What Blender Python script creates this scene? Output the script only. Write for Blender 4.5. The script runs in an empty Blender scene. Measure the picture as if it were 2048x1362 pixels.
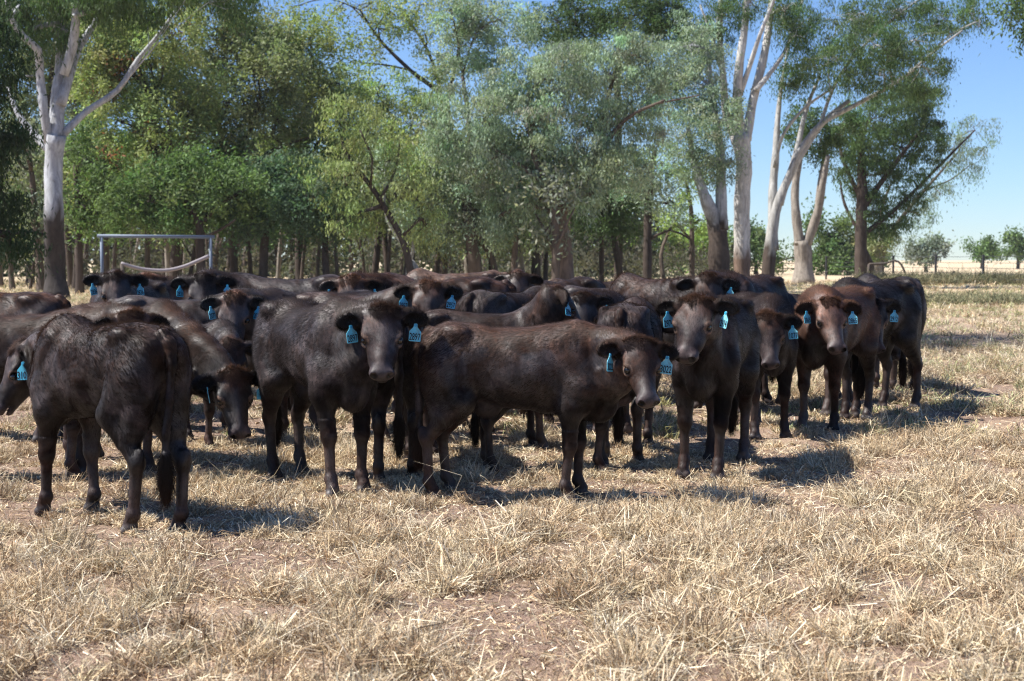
import bpy, math, random
import numpy as np
from mathutils import Vector, Matrix
R = math.radians
random.seed(7)
RNG = np.random.default_rng(11)
SC = bpy.context.scene
COL = SC.collection

# ------------------------------------------------------------------ camera
FPX = 2844.0                      # focal length in pixels of a 2048 px wide frame (50 mm)
CH = 1.6                          # eye height
PITCH = math.atan(161.0 / FPX)    # horizon a little above the middle of the frame
cam_d = bpy.data.cameras.new('camera')
cam = bpy.data.objects.new('camera', cam_d); COL.objects.link(cam)
cam_d.sensor_width = 36.0; cam_d.lens = FPX * 36.0 / 2048.0
cam_d.clip_start = 0.1; cam_d.clip_end = 8000
cam.location = (0, 0, CH); cam.rotation_euler = (math.pi / 2 - PITCH, 0, 0)
cam_d.dof.use_dof = True; cam_d.dof.focus_distance = 10.2; cam_d.dof.aperture_fstop = 4.0
SC.camera = cam
# ------------------------------------------------------------------ world and sun
SUN_EL = R(53); SUN_FROM = R(180 + 5)          # sun stands to the left, a little behind the camera
w = bpy.data.worlds.new('World'); SC.world = w; w.use_nodes = True
wn = w.node_tree; bg = wn.nodes['Background']
sky = wn.nodes.new('ShaderNodeTexSky'); sky.sky_type = 'NISHITA'; sky.sun_disc = False
sky.sun_elevation = SUN_EL; sky.sun_rotation = math.pi / 2 - SUN_FROM
sky.altitude = 300; sky.air_density = 1.0; sky.dust_density = 0.0; sky.ozone_density = 3.0
smul = wn.nodes.new('ShaderNodeMix'); smul.data_type = 'RGBA'; smul.blend_type = 'MULTIPLY'; smul.inputs[0].default_value = 1.0
wn.links.new(sky.outputs[0], smul.inputs[6]); smul.inputs[7].default_value = (0.79, 0.97, 1.28, 1)
wn.links.new(smul.outputs[2], bg.inputs[0]); bg.inputs[1].default_value = 0.058
sd = bpy.data.lights.new('sun', 'SUN'); sd.energy = 5.0; sd.angle = R(0.5); sd.color = (1.0, 0.965, 0.91)
sun = bpy.data.objects.new('sun', sd); COL.objects.link(sun)
sdir = Vector((math.cos(SUN_EL) * math.cos(SUN_FROM), math.cos(SUN_EL) * math.sin(SUN_FROM), math.sin(SUN_EL)))
sun.location = sdir * 60; sun.rotation_euler = sdir.to_track_quat('Z', 'Y').to_euler()
SC.view_settings.view_transform = 'Standard'; SC.view_settings.look = 'None'
SC.view_settings.exposure = 1.12; SC.view_settings.gamma = 1.0
SC.cycles.max_bounces = 6; SC.cycles.diffuse_bounces = 3; SC.cycles.glossy_bounces = 2
SC.cycles.transmission_bounces = 3; SC.cycles.transparent_max_bounces = 4
SC.cycles.sample_clamp_indirect = 4.0; SC.cycles.use_denoising = True; SC.cycles.denoiser = 'OPENIMAGEDENOISE'; SC.cycles.denoising_prefilter = 'NONE'; SC.cycles.denoising_input_passes = 'RGB_ALBEDO_NORMAL'; SC.cycles.filter_width = 1.2; SC.cycles.adaptive_threshold = 0.005

# ------------------------------------------------------------------ helpers
CP, SP = math.cos(PITCH), math.sin(PITCH)
def at(u, v, d):
    """world point seen at photo pixel (u, v) standing d metres in front of the camera (world Y = d)"""
    x = (u - 1024) / FPX; y = -(v - 681) / FPX
    dy = CP + y * SP; dz = y * CP - SP
    t = d / dy
    return Vector((x * t, d, CH + dz * t))
def ux(u, d): return at(u, 560, d).x
def tag(o, label=None, cat=None, group=None, kind=None):
    if label: o['label'] = label
    if cat: o['category'] = cat
    if group: o['group'] = group
    if kind: o['kind'] = kind
    return o
def empty(name, loc=(0, 0, 0), rz=0.0, parent=None):
    o = bpy.data.objects.new(name, None); COL.objects.link(o)
    o.location = loc; o.rotation_euler = (0, 0, rz); o.empty_display_size = 0.2
    if parent: o.parent = parent
    return o
def mesh_np(name, V, Q, col=None, smooth=True, normals=None):
    """V (n,3); Q (m,k) with k = 3 or 4; col (n,3) point colours"""
    V = np.asarray(V, np.float32); Q = np.asarray(Q, np.int32)
    me = bpy.data.meshes.new(name)
    n, (m, k) = len(V), Q.shape
    me.vertices.add(n); me.vertices.foreach_set('co', V.ravel())
    me.loops.add(m * k); me.loops.foreach_set('vertex_index', Q.ravel())
    me.polygons.add(m); me.polygons.foreach_set('loop_start', np.arange(0, m * k, k, dtype=np.int32))
    me.polygons.foreach_set('use_smooth', np.full(m, bool(smooth)))
    me.update(calc_edges=True)
    if col is not None:
        a = me.color_attributes.new('tint', 'FLOAT_COLOR', 'POINT')
        c = np.ones((n, 4), np.float32); c[:, :3] = col
        a.data.foreach_set('color', c.ravel())
    if normals is not None:
        me.normals_split_custom_set_from_vertices(np.asarray(normals, np.float32))
    return me
def obj(name, me, mat, parent=None):
    o = bpy.data.objects.new(name, me); COL.objects.link(o)
    if mat is not None and not me.materials: me.materials.append(mat)
    if parent: o.parent = parent
    return o
class MB:
    """collects tubes and boxes into one mesh"""
    def __init__(s): s.v = []; s.f = []
    def add(s, vs, fs):
        b = len(s.v); s.v += [tuple(p) for p in vs]; s.f += [tuple(i + b for i in f) for f in fs]
    def tube(s, pts, rad, n=8, cap=True):
        pts = [Vector(p) for p in pts]; m = len(pts); vs = []; ref = None
        for i, p in enumerate(pts):
            t = (pts[min(i + 1, m - 1)] - pts[max(i - 1, 0)])
            t = t.normalized() if t.length > 1e-9 else Vector((0, 0, 1))
            if ref is None: ref = Vector((1, 0, 0)) if abs(t.x) < .8 else Vector((0, 1, 0))
            a = (ref - t * ref.dot(t)).normalized(); b = t.cross(a); ref = a
            r = rad[i] if hasattr(rad, '__len__') else rad
            for j in range(n):
                an = 2 * math.pi * j / n
                vs.append(p + a * (math.cos(an) * r) + b * (math.sin(an) * r))
        fs = []
        for i in range(m - 1):
            for j in range(n):
                k = (j + 1) % n
                fs.append((i * n + j, i * n + k, (i + 1) * n + k, (i + 1) * n + j))
        if cap:
            fs.append(tuple(range(n - 1, -1, -1))); fs.append(tuple((m - 1) * n + j for j in range(n)))
        s.add(vs, fs)
    def box(s, c, sz, rz=0.0):
        c = Vector(c); hx, hy, hz = sz[0] / 2, sz[1] / 2, sz[2] / 2
        M = Matrix.Rotation(rz, 3, 'Z')
        vs = [c + M @ Vector((x * hx, y * hy, z * hz)) for x in (-1, 1) for y in (-1, 1) for z in (-1, 1)]
        s.add(vs, [(0, 1, 3, 2), (4, 6, 7, 5), (0, 4, 5, 1), (2, 3, 7, 6), (0, 2, 6, 4), (1, 5, 7, 3)])
    def build(s, name, mat, parent=None, smooth=True):
        me = bpy.data.meshes.new(name); me.from_pydata(s.v, [], s.f)
        me.polygons.foreach_set('use_smooth', [smooth] * len(me.polygons)); me.update()
        return obj(name, me, mat, parent)
def nd(nt, t, **kw):
    n = nt.nodes.new(t)
    for k, v in kw.items():
        if hasattr(n, k): setattr(n, k, v)
        else: n.inputs[k].default_value = v
    return n
def newmat(name):
    m = bpy.data.materials.new(name); m.use_nodes = True
    return m, m.node_tree, m.node_tree.nodes['Principled BSDF']
def mixrgb(nt, fac, a, b, mode='MIX'):
    n = nt.nodes.new('ShaderNodeMix'); n.data_type = 'RGBA'; n.blend_type = mode
    for sock, v in ((n.inputs[0], fac), (n.inputs[6], a), (n.inputs[7], b)):
        if hasattr(v, 'links'): nt.links.new(v, sock)
        elif isinstance(v, (int, float)): sock.default_value = v
        else: sock.default_value = (*v, 1)
    return n.outputs[2]
def ramp(nt, fac, stops):
    n = nt.nodes.new('ShaderNodeValToRGB'); nt.links.new(fac, n.inputs[0])
    e = n.color_ramp.elements
    while len(e) < len(stops): e.new(0.5)
    for el, (p, c) in zip(e, stops):
        el.position = p; el.color = (*c, 1) if hasattr(c, '__len__') else (c, c, c, 1)
    return n.outputs[0]
def noise(nt, scale, detail=4, rough=.6, vec=None, dist=0.0):
    n = nd(nt, 'ShaderNodeTexNoise'); n.inputs['Scale'].default_value = scale
    n.inputs['Detail'].default_value = detail; n.inputs['Roughness'].default_value = rough
    n.inputs['Distortion'].default_value = dist
    if vec is not None: nt.links.new(vec, n.inputs['Vector'])
    return n.outputs['Fac']
def objco(nt, sc=(1, 1, 1)):
    t = nt.nodes.new('ShaderNodeTexCoord'); mp = nt.nodes.new('ShaderNodeMapping')
    nt.links.new(t.outputs['Object'], mp.inputs[0]); mp.inputs['Scale'].default_value = sc
    return mp.outputs[0]
def bump(nt, bs, h, strength, dist):
    b = nt.nodes.new('ShaderNodeBump'); b.inputs['Strength'].default_value = strength; b.inputs['Distance'].default_value = dist
    nt.links.new(h, b.inputs['Height']); nt.links.new(b.outputs[0], bs.inputs['Normal'])
def tint_attr(nt):
    a = nt.nodes.new('ShaderNodeAttribute'); a.attribute_name = 'tint'; return a.outputs['Color']
def m_simple(name, col, rough=.5, spec=.5, metal=0.0):
    m, nt, b = newmat(name)
    n = noise(nt, 14, 4, .6, objco(nt))
    nt.links.new(mixrgb(nt, n, tuple(c * .8 for c in col), tuple(c * 1.2 for c in col)), b.inputs['Base Color'])
    b.inputs['Roughness'].default_value = rough; b.inputs['Specular IOR Level'].default_value = spec
    b.inputs['Metallic'].default_value = metal
    return m
# ------------------------------------------------------------------ ground
def gz(x, y):
    """height of the paddock: small bumps that die out with distance"""
    a = 1.0 / (1.0 + np.maximum(np.asarray(y, float) - 12, 0) / 8.0)
    return a * (.018 * np.sin(x * 2.1 + .7 * np.sin(y * 1.3)) * np.sin(y * 1.7 + 1) + .010 * np.sin(x * 5.3 + 1.7 * np.sin(y * 3.1)) * np.sin(y * 4.7))
def m_ground():
    m, nt, b = newmat('dry_paddock')
    g = nt.nodes.new('ShaderNodeNewGeometry'); P = g.outputs['Position']
    sep = nt.nodes.new('ShaderNodeSeparateXYZ'); nt.links.new(P, sep.inputs[0])
    n1 = noise(nt, .9, 6, .65, P, .4); n2 = noise(nt, 9, 6, .7, P); n3 = noise(nt, 70, 3, .6, P)
    mp = nt.nodes.new('ShaderNodeMapping'); nt.links.new(P, mp.inputs[0]); mp.inputs['Scale'].default_value = (.05, .22, 1)
    nf = noise(nt, 1.0, 5, .65, mp.outputs[0])
    dirt = mixrgb(nt, ramp(nt, n2, [(.3, 0.0), (.7, 1.0)]), (.14, .092, .070), (.34, .24, .18))
    straw = mixrgb(nt, ramp(nt, n3, [(.35, 0.0), (.65, 1.0)]), (.22, .15, .105), (.46, .34, .24))
    near = mixrgb(nt, ramp(nt, n1, [(.46, 0.0), (.60, 1.0)]), dirt, straw)
    far = mixrgb(nt, ramp(nt, nf, [(.35, 0.0), (.65, 1.0)]), (.40, .31, .20), (.56, .445, .30))
    mr = nt.nodes.new('ShaderNodeMapRange'); nt.links.new(sep.outputs[1], mr.inputs[0]); mr.inputs[1].default_value = 22; mr.inputs[2].default_value = 70
    c = mixrgb(nt, mr.outputs[0], near, far)
    nt.links.new(c, b.inputs['Base Color']); b.inputs['Roughness'].default_value = .95; b.inputs['Specular IOR Level'].default_value = .1
    h = nt.nodes.new('ShaderNodeMath'); h.operation = 'ADD'; nt.links.new(n2, h.inputs[0]); nt.links.new(n3, h.inputs[1])
    bump(nt, b, h.outputs[0], .8, .03)
    return m
def build_ground():
    xs = np.concatenate([[-3000, -800, -200, -60, -25], np.arange(-14, 14.01, .12), [25, 60, 200, 800, 3000]])
    ys = np.concatenate([[-3000, -300, -40, -5, 1], np.arange(2, 22, .12), np.arange(22, 60, 1.0), [70, 90, 120, 160, 240, 400, 800, 1600, 4000]])
    X, Y = np.meshgrid(xs, ys, indexing='ij'); rg = np.random.default_rng(3)
    Z = gz(X, Y); inn = (np.abs(X) < 14) & (Y > 2) & (Y < 22); Z = Z + np.where(inn, rg.normal(0, .006, X.shape), 0)
    V = np.stack([X, Y, Z], 2).reshape(-1, 3); nx, ny = X.shape
    i, j = np.meshgrid(np.arange(nx - 1), np.arange(ny - 1), indexing='ij'); a = (i * ny + j).ravel()
    Q = np.stack([a, a + ny, a + ny + 1, a + 1], 1)
    o = obj('ground', mesh_np('ground', V, Q), m_ground()); tag(o, kind='structure')
build_ground()

# ------------------------------------------------------------------ trees
def m_leaf(name, tl=.35):
    m, nt, b = newmat(name)
    nt.links.new(tint_attr(nt), b.inputs['Base Color']); b.inputs['Roughness'].default_value = .65; b.inputs['Specular IOR Level'].default_value = .2
    tr = nt.nodes.new('ShaderNodeBsdfTranslucent'); nt.links.new(mixrgb(nt, 1.0, tint_attr(nt), (1.08, 1.18, .7), 'MULTIPLY'), tr.inputs[0])
    mx = nt.nodes.new('ShaderNodeMixShader'); mx.inputs[0].default_value = tl
    nt.links.new(b.outputs[0], mx.inputs[1]); nt.links.new(tr.outputs[0], mx.inputs[2])
    nt.links.new(mx.outputs[0], nt.nodes['Material Output'].inputs[0]); return m
M_LEAF = m_leaf('leaf')
def m_bark():
    m, nt, b = newmat('bark')
    v = objco(nt, (1, 1, .22)); n = noise(nt, 5.0, 6, .7, v, .8); n2 = noise(nt, 1.3, 4, .6, objco(nt), .5)
    c = mixrgb(nt, ramp(nt, n, [(.32, 0.0), (.68, 1.0)]), (.50, .48, .46), (1.3, 1.28, 1.25))
    c = mixrgb(nt, 1.0, tint_attr(nt), c, 'MULTIPLY')
    c = mixrgb(nt, ramp(nt, n2, [(.55, 0.0), (.75, .6)]), c, mixrgb(nt, 1.0, c, (.55, .50, .46), 'MULTIPLY'))
    nt.links.new(c, b.inputs['Base Color']); b.inputs['Roughness'].default_value = .85; b.inputs['Specular IOR Level'].default_value = .2
    bump(nt, b, n, .7, .05); return m
M_BARK = m_bark()
LG = {'silver': (.215, .268, .190), 'yellow': (.180, .215, .085), 'green': (.080, .122, .045), 'dark': (.036, .060, .026), 'blue': (.060, .095, .055),
      'gum': (.058, .092, .036), 'lime': (.22, .29, .09), 'olive': (.150, .170, .085), 'haze': (.13, .17, .12), 'grey': (.13, .15, .115)}
LG = {k: tuple((1.3 if k == 'silver' else 1.5) * c for c in v) for k, v in LG.items()}; LG['dark'] = (.04, .066, .03)
def leaves(cen, rc, npc, ll, lw, droop, col, rg, hang=1.0):
    n = len(cen); m = n * npc; ci = np.repeat(np.arange(n), npc)
    p = rg.normal(0, 1, (m, 3)) * (rc[ci][:, None] * .55)
    p[:, 2] *= hang
    if droop > .3: p[:, 2] = -np.abs(p[:, 2]) * 1.5 + rc[ci] * .4
    pos = cen[ci] + p
    d = rg.normal(0, 1, (m, 3)); d /= np.linalg.norm(d, axis=1, keepdims=True)
    d = d * (1 - droop) + np.array([0, 0, -1.0]) * droop + rg.normal(0, .12, (m, 3)); d /= np.linalg.norm(d, axis=1, keepdims=True)
    s = np.cross(d, rg.normal(0, 1, (m, 3))); s /= np.maximum(np.linalg.norm(s, axis=1, keepdims=True), 1e-6)
    L = (ll * rg.uniform(.6, 1.4, m))[:, None]; W = (lw * rg.uniform(.6, 1.4, m))[:, None] * .5
    V = np.stack([pos, pos + d * L * .45 + s * W, pos + d * L, pos + d * L * .45 - s * W], 1).reshape(-1, 3)
    Q = np.arange(m * 4).reshape(-1, 4)
    cc = np.array(col) * rg.uniform(.65, 1.35, (n, 1)) * (1 + rg.normal(0, .06, (n, 3)))
    C = np.clip(cc[ci] * rg.uniform(.78, 1.25, (m, 1)), .004, .8)
    return V, Q, np.repeat(C, 4, 0)
def resample(P, Rr, step):
    P = [Vector(p) for p in P]; out, rr = [], []
    for i in range(len(P) - 1):
        p0, p1, p2, p3 = P[max(i - 1, 0)], P[i], P[i + 1], P[min(i + 2, len(P) - 1)]
        k = max(int((p2 - p1).length / step), 2)
        for j in range(k):
            t = j / k
            q = .5 * ((2 * p1) + (p2 - p0) * t + (2 * p0 - 5 * p1 + 4 * p2 - p3) * t * t + (3 * p1 - p0 - 3 * p2 + p3) * t ** 3)
            out.append(q); rr.append(Rr[i] * (1 - t) + Rr[i + 1] * t)
    out.append(P[-1]); rr.append(Rr[-1]); return out, rr
BK = {'soot': (.046, .039, .036), 'white': (.36, .375, .40), 'snow': (.50, .49, .48), 'dark': (.065, .050, .042), 'brown': (.115, .090, .074), 'rust': (.165, .118, .094), 'grey': (.26, .23, .20), 'palegrey': (.35, .35, .345)}
def tree(label, d, limbs, blobs, leaf=None, bark='dark', upper=None, zch=None, lc='green', ll=.26, lw=.10, droop=.2, npc=34, dens=1.0,
         rcl=.55, seed=1, group=None, cat='tree', name='tree', twigs=True, extra=None, bits=None):
    """limbs: [(points in photo pixels, widths in pixels, depth drift)], blobs: [(u, v, ru, rv)] of the crown at depth d"""
    rg = np.random.default_rng(seed); px = d / FPX
    base = at(limbs[0][0][0][0], 560, d); root = empty(name, (base.x, d, 0)); O = Vector((base.x, d, 0))
    tag(root, label, cat, group)
    mb = MB(); skel = []
    for li, (pts, wid, dy) in enumerate(limbs):
        W = []
        for i, (u, v) in enumerate(pts):
            dd = d + dy * i / max(len(pts) - 1, 1) + (rg.normal(0, .12) if 0 < i else 0)
            p = at(u, v, dd)
            if li == 0 and i == 0: p = Vector((at(u, v, d).x, d, -.15))
            W.append(p - O)
        rr = [w_ * px * .5 for w_ in wid]
        P, Rr = resample(W, rr, .45)
        if li == 0: Rr[0] *= 1.25; Rr[1] *= 1.10
        Rr = [r * (1 + .05 * math.sin(i * 1.9 + li)) for i, r in enumerate(Rr)]
        mb.tube(P, Rr, 9 if rr[0] > .12 else 6); skel += list(zip(P, Rr))
    S = np.array([p[:] for p, r in skel]); 
    cens, rads = [], []
    for bi, bl in enumerate(blobs):
        u, v, ru, rv = bl[:4]; ru, rv = ru * 1.1, rv * 1.1; dd = (bl[4] if len(bl) > 4 else rg.uniform(-1, 1) * ru * px * .5)
        c = at(u, v, d + dd) - O; rx, rz = ru * px, rv * px; ry = rx * .8
        n = max(int(1.35 * dens * (rx * rz * 4.2) / (rcl * rcl) * .62), 4); 
        q = rg.normal(0, 1, (n, 3)); q /= np.linalg.norm(q, axis=1, keepdims=True); q *= rg.uniform(.25, 1.0, (n, 1)) ** .55
        q = q * [rx, ry, rz] * (1 + rg.normal(0, .10, (n, 1))) + np.array(c)
        q = q[q[:, 2] > .5]
        cens.append(q); rads.append(rg.uniform(.6, 1.4, len(q)) * rcl)
        if twigs and len(S):
            j = int(np.argmin(np.linalg.norm(S - np.array(c), axis=1) + np.maximum(S[:, 2] - c.z, 0) * 1.0))
            a = Vector(S[j]); r0 = min(skel[j][1] * .6, .11); mid = a.lerp(c, .5) + Vector(rg.normal(0, .3, 3)) + Vector((0, 0, .15 * (c - a).length))
            mb.tube(resample([a, mid, c], [r0, r0 * .7, r0 * .45], .6)[0], [r0 * (1 - .55 * i / 40) for i in range(len(resample([a, mid, c], [1, 1, 1], .6)[0]))], 5)
            for e in q[::2]:
                e = Vector(e); st = c if rg.random() < .6 else mid; md = st.lerp(e, .5) + Vector(rg.normal(0, .2, 3))
                mb.tube([st, md, e], [max(r0 * .38, .014), .013, .006], 3, False)
    me = bpy.data.meshes.new('trunk'); me.from_pydata(mb.v, [], mb.f); me.polygons.foreach_set('use_smooth', [True] * len(me.polygons)); me.update()
    Vv = np.array(mb.v); lo = np.array(BK[bark]); up = np.array(BK[upper or bark])
    if zch is not None:
        hgt = Vv[:, 2] + .35 * np.sin(Vv[:, 0] * 9 + Vv[:, 1] * 7) ; k = np.clip((hgt - zch) / .35 + .5, 0, 1)[:, None]
    else: k = np.clip(Vv[:, 2:3] / 9, 0, 1)
    C = np.ones((len(Vv), 4), np.float32); C[:, :3] = lo * (1 - k) + up * k
    a = me.color_attributes.new('tint', 'FLOAT_COLOR', 'POINT'); a.data.foreach_set('color', C.ravel())
    obj('trunk', me, M_BARK, root)
    if len(cens):
        cen = np.concatenate(cens); rad = np.concatenate(rads)
        V, Q, C = leaves(cen, rad, int(npc * 3.0), ll * .82, lw * .80, droop, LG[lc] if isinstance(lc, str) else lc, rg); npc = int(npc * 3.0)
        if bits:
            kk = rg.random(len(cen)) < bits[0]; sel = np.repeat(np.repeat(kk, npc), 4)
            C[sel] = np.array(bits[1]) * rg.uniform(.6, 1.4, (sel.sum(), 1))
        obj('crown', mesh_np('crown', V, Q, C, False), M_LEAF, root)
    return root
def vbase(d): return 520 + 4551 / d
T = tree
# --- pale gum at the left
T('tall pale gum with five forking limbs, dark lower trunk, left of the pipe frame', 58,
  [([(114, 598), (110, 530), (108, 420), (107, 340), (112, 270)], [47, 42, 38, 35, 40], 0),
   ([(112, 285), (116, 200), (124, 110), (116, 20), (108, -60)], [34, 29, 24, 20, 15], 1.5),
   ([(98, 285), (88, 220), (80, 150), (76, 100), (48, 75), (22, 35), (12, -20)], [20, 18, 17, 15, 13, 11, 8], -2),
   ([(122, 210), (142, 140), (158, 95), (190, 45), (235, -40)], [22, 18, 16, 13, 10], 2.5),
   ([(128, 150), (146, 90), (152, 30), (150, -50)], [20, 19, 17, 13], -.8),
   ([(122, 272), (170, 225), (235, 180), (275, 120), (320, 65), (372, -10)], [17, 14, 12, 10, 7, 4], 3),
   ([(102, 300), (62, 262), (32, 220), (16, 170)], [22, 15, 11, 7], 1.5),
   ([(240, 178), (262, 150), (312, 90)], [6, 4, 2], -1), ([(76, 150), (60, 152), (44, 152)], [5, 4, 3], -.5),
   ([(86, 470), (50, 462), (0, 478)], [7, 5, 3], -1), ([(88, 495), (50, 500), (12, 520)], [6, 4, 2], 1)],
  [(30, -30, 90, 50), (150, -40, 110, 55), (290, -30, 100, 50), (20, 30, 40, 40), (275, 25, 45, 35), (400, -35, 90, 40), (478, -5, 42, 42), (200, 20, 40, 40), (130, 60, 26, 40), (60, 60, 36, 40)],
  bark='soot', upper='white', zch=3.6, lc='gum', ll=.24, lw=.055, droop=.75, npc=50, dens=1.5, seed=3)
# --- near dark tree whose trunk stands outside the frame at the left
T('dark drooping foliage at the left edge of the paddock', 36, [([(-150, 640), (-140, 400), (-110, 250), (-70, 150)], [50, 42, 34, 20], 0), ([(-120, 300), (-60, 250), (-10, 230)], [20, 12, 6], 0)],
  [(-20, 110, 70, 90), (-10, 260, 55, 90), (0, 380, 62, 90), (20, 470, 60, 40), (-90, 200, 90, 150), (-120, 20, 120, 100)], lc='dark', ll=.20, lw=.045, droop=.6, npc=60, rcl=.42, seed=4, name='tree')
T('tall olive tree behind the limbs of the pale gum', 92, [([(60, 569), (70, 400), (90, 250), (110, 100)], [18, 16, 13, 8], 0), ([(85, 280), (40, 200), (20, 120)], [8, 6, 4], 1), ([(88, 260), (150, 180), (180, 90)], [8, 6, 4], -1)],
  [(60, 90, 70, 60), (150, 70, 70, 60), (100, 180, 70, 60), (40, 240, 50, 60), (170, 200, 50, 70), (110, 330, 70, 50), (60, 400, 50, 50), (220, 20, 60, 50), (100, 20, 80, 40)], lc='olive', seed=43, npc=36)
# --- bushy yellow green trees of the left half
YG = 'bushy trees standing behind the pipe frame'
T('yellow green tree with reddish patches, right of the pale gum', 70, [([(345, 585), (352, 480), (345, 410), (322, 340), (305, 290), (315, 230)], [22, 18, 15, 13, 10, 7], 0), ([(350, 420), (375, 350), (400, 290)], [12, 9, 6], 2), ([(322, 340), (340, 290), (335, 240)], [9, 7, 4], -2)],
  [(300, 165, 90, 70), (235, 240, 75, 75), (330, 60, 80, 60), (240, 60, 60, 60), (200, 100, 50, 60), (365, 235, 85, 70), (300, 300, 80, 60), (210, 160, 60, 70), (255, 100, 70, 50)], lc='yellow', seed=5, bits=(.018, (.30, .12, .06)), npc=36, group=None)
T('round topped yellow green tree rising behind the curved pipe', 73, [([(470, 583), (465, 480), (470, 400), (450, 320), (440, 250)], [20, 17, 15, 12, 8], 0), ([(470, 400), (520, 320), (570, 290), (620, 275)], [12, 9, 7, 4], 1), ([(455, 330), (500, 260), (520, 200)], [9, 7, 4], -1)],
  [(455, 105, 80, 55), (430, 30, 80, 50), (520, 90, 60, 50), (390, 150, 80, 60), (530, 150, 80, 70), (450, 210, 90, 70), (560, 230, 70, 60), (480, 60, 50, 30)], lc='olive', seed=6, npc=38)
T('yellow green tree with thin dark fork, left of the leaning trunk', 76, [([(600, 580), (598, 470), (606, 380), (610, 280), (618, 180)], [18, 16, 13, 10, 6], 0), ([(606, 330), (650, 270), (690, 240)], [9, 7, 4], 1), ([(560, 420), (600, 380), (610, 360)], [6, 6, 6], 1)],
  [(610, 130, 70, 60), (570, 60, 40, 40), (680, 170, 50, 50), (700, 280, 50, 50), (600, 230, 70, 60), (650, 250, 55, 60), (560, 320, 60, 50), (620, 75, 50, 30)], lc='yellow', seed=7)
T('low dark green spreading tree directly above the pipe frame', 64, [([(405, 591), (400, 500), (395, 440), (360, 390)], [22, 18, 15, 9], 0), ([(398, 450), (450, 400), (500, 380)], [13, 9, 5], 1), ([(398, 480), (440, 460), (470, 440)], [8, 6, 4], -1)],
  [(300, 390, 85, 55), (380, 365, 80, 50), (450, 395, 75, 55), (350, 440, 70, 35), (250, 420, 50, 45), (420, 330, 60, 30)], lc='green', seed=8, npc=44)
T('low blue green spreading tree right of the pipe frame', 66, [([(525, 589), (528, 500), (530, 440), (500, 400)], [20, 17, 15, 8], 0), ([(530, 460), (580, 410), (630, 390)], [12, 9, 5], 1), ([(655, 589), (650, 500), (652, 450)], [16, 14, 8], 1)],
  [(545, 400, 75, 55), (620, 400, 70, 60), (670, 440, 55, 50), (500, 440, 60, 40), (590, 450, 60, 35), (560, 345, 60, 35)], lc='blue', seed=9, npc=46)
T('small tree with orange red leaves between the pale gum and the pipe frame', 66, [([(160, 588), (158, 500), (155, 400), (150, 330)], [17, 15, 12, 7], 0), ([(158, 440), (185, 400), (200, 360)], [8, 6, 3], 1)],
  [(205, 340, 50, 50), (175, 400, 40, 45), (200, 430, 40, 40), (165, 300, 40, 50)], lc='green', seed=10, bits=(.03, (.30, .12, .06)))
# --- leaning tree and the pale yellow willow-like ones
T('leaning dark trunk with drooping yellow green foliage, left of centre', 65, [([(826, 590), (812, 500), (778, 430), (740, 370), (700, 320), (680, 270)], [17, 14, 12, 10, 8, 5], 0), ([(760, 400), (790, 340), (800, 280)], [6, 5, 3], 1), ([(740, 370), (745, 320), (720, 260)], [6, 5, 3], -1)],
  [(690, 240, 45, 70), (740, 260, 50, 60), (690, 340, 40, 50), (780, 320, 55, 60), (740, 420, 40, 40), (830, 380, 45, 60), (850, 450, 40, 50), (700, 430, 45, 45), (650, 350, 45, 50)], lc='yellow', droop=.6, lw=.06, seed=11, npc=30, dens=.75)
T('pale forked trunk right beside the leaning dark one', 67, [([(812, 588), (818, 520), (800, 480), (775, 440), (768, 380), (772, 330)], [16, 12, 9, 7, 5, 3], 0), ([(818, 530), (826, 500), (824, 470)], [9, 6, 3], -1), ([(850, 588), (838, 545), (822, 520)], [12, 9, 8], 0)],
  [(775, 330, 40, 40), (820, 440, 36, 36)], bark='palegrey', lc='silver', seed=12)
T('tall open crowned tree against the sky, upper left of centre', 84, [([(885, 574), (890, 400), (900, 260), (880, 190), (820, 140), (760, 80), (720, 20)], [20, 18, 14, 10, 8, 6, 4], 0), ([(890, 300), (880, 180), (850, 90), (800, 20)], [10, 8, 6, 3], 2), ([(820, 140), (770, 130), (720, 125)], [5, 4, 2], -1), ([(892, 210), (915, 110), (925, 20)], [9, 6, 3], -1)],
  [(720, 10, 70, 40), (790, 30, 60, 40), (850, 70, 55, 45), (880, 140, 35, 45), (650, 50, 60, 35), (840, 10, 60, 40), (735, 110, 50, 30), (600, 10, 40, 25), (690, 90, 50, 40), (770, 60, 50, 40), (660, 150, 40, 40)], lc='yellow', seed=13, npc=20, dens=.55)
T('fine leaved yellow green tree filling the gap left of the large silver one', 79, [([(745, 578), (760, 450), (770, 330), (790, 240)], [15, 13, 10, 6], 0), ([(765, 380), (820, 300), (850, 230)], [8, 6, 4], 1), ([(768, 340), (720, 270), (700, 220)], [7, 5, 3], -1)],
  [(700, 190, 55, 60), (750, 250, 60, 70), (820, 250, 55, 80), (850, 340, 50, 70), (770, 170, 50, 40), (860, 190, 36, 50), (800, 340, 50, 60)], lc='yellow', droop=.5, lw=.08, seed=41, npc=30)
# --- unseen spreading gum added outside the frame so its crown shades the grass at the right
T('unseen spreading gum added left of the view to shade the grass', 27.5, [([(-300, 690), (-280, 300), (-200, -50), (0, -350)], [70, 60, 50, 36], 0), ([(-200, -50), (250, -420), (700, -560)], [34, 26, 14], 0), ([(0, -350), (300, -700), (600, -820)], [24, 18, 10], 1)],
  [(640, -560, 190, 90), (850, -620, 170, 90), (420, -720, 200, 110), (150, -560, 200, 110), (960, -700, 150, 90), (900, -640, 170, 100, -2.6), (1010, -690, 150, 90, -1.3), (1000, -700, 150, 90, 1.6), (820, -600, 150, 90, 2.4)], bark='brown', upper='white', zch=3, lc='gum', ll=.22, lw=.055, droop=.6, npc=46, dens=1.2, seed=42)
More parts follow.
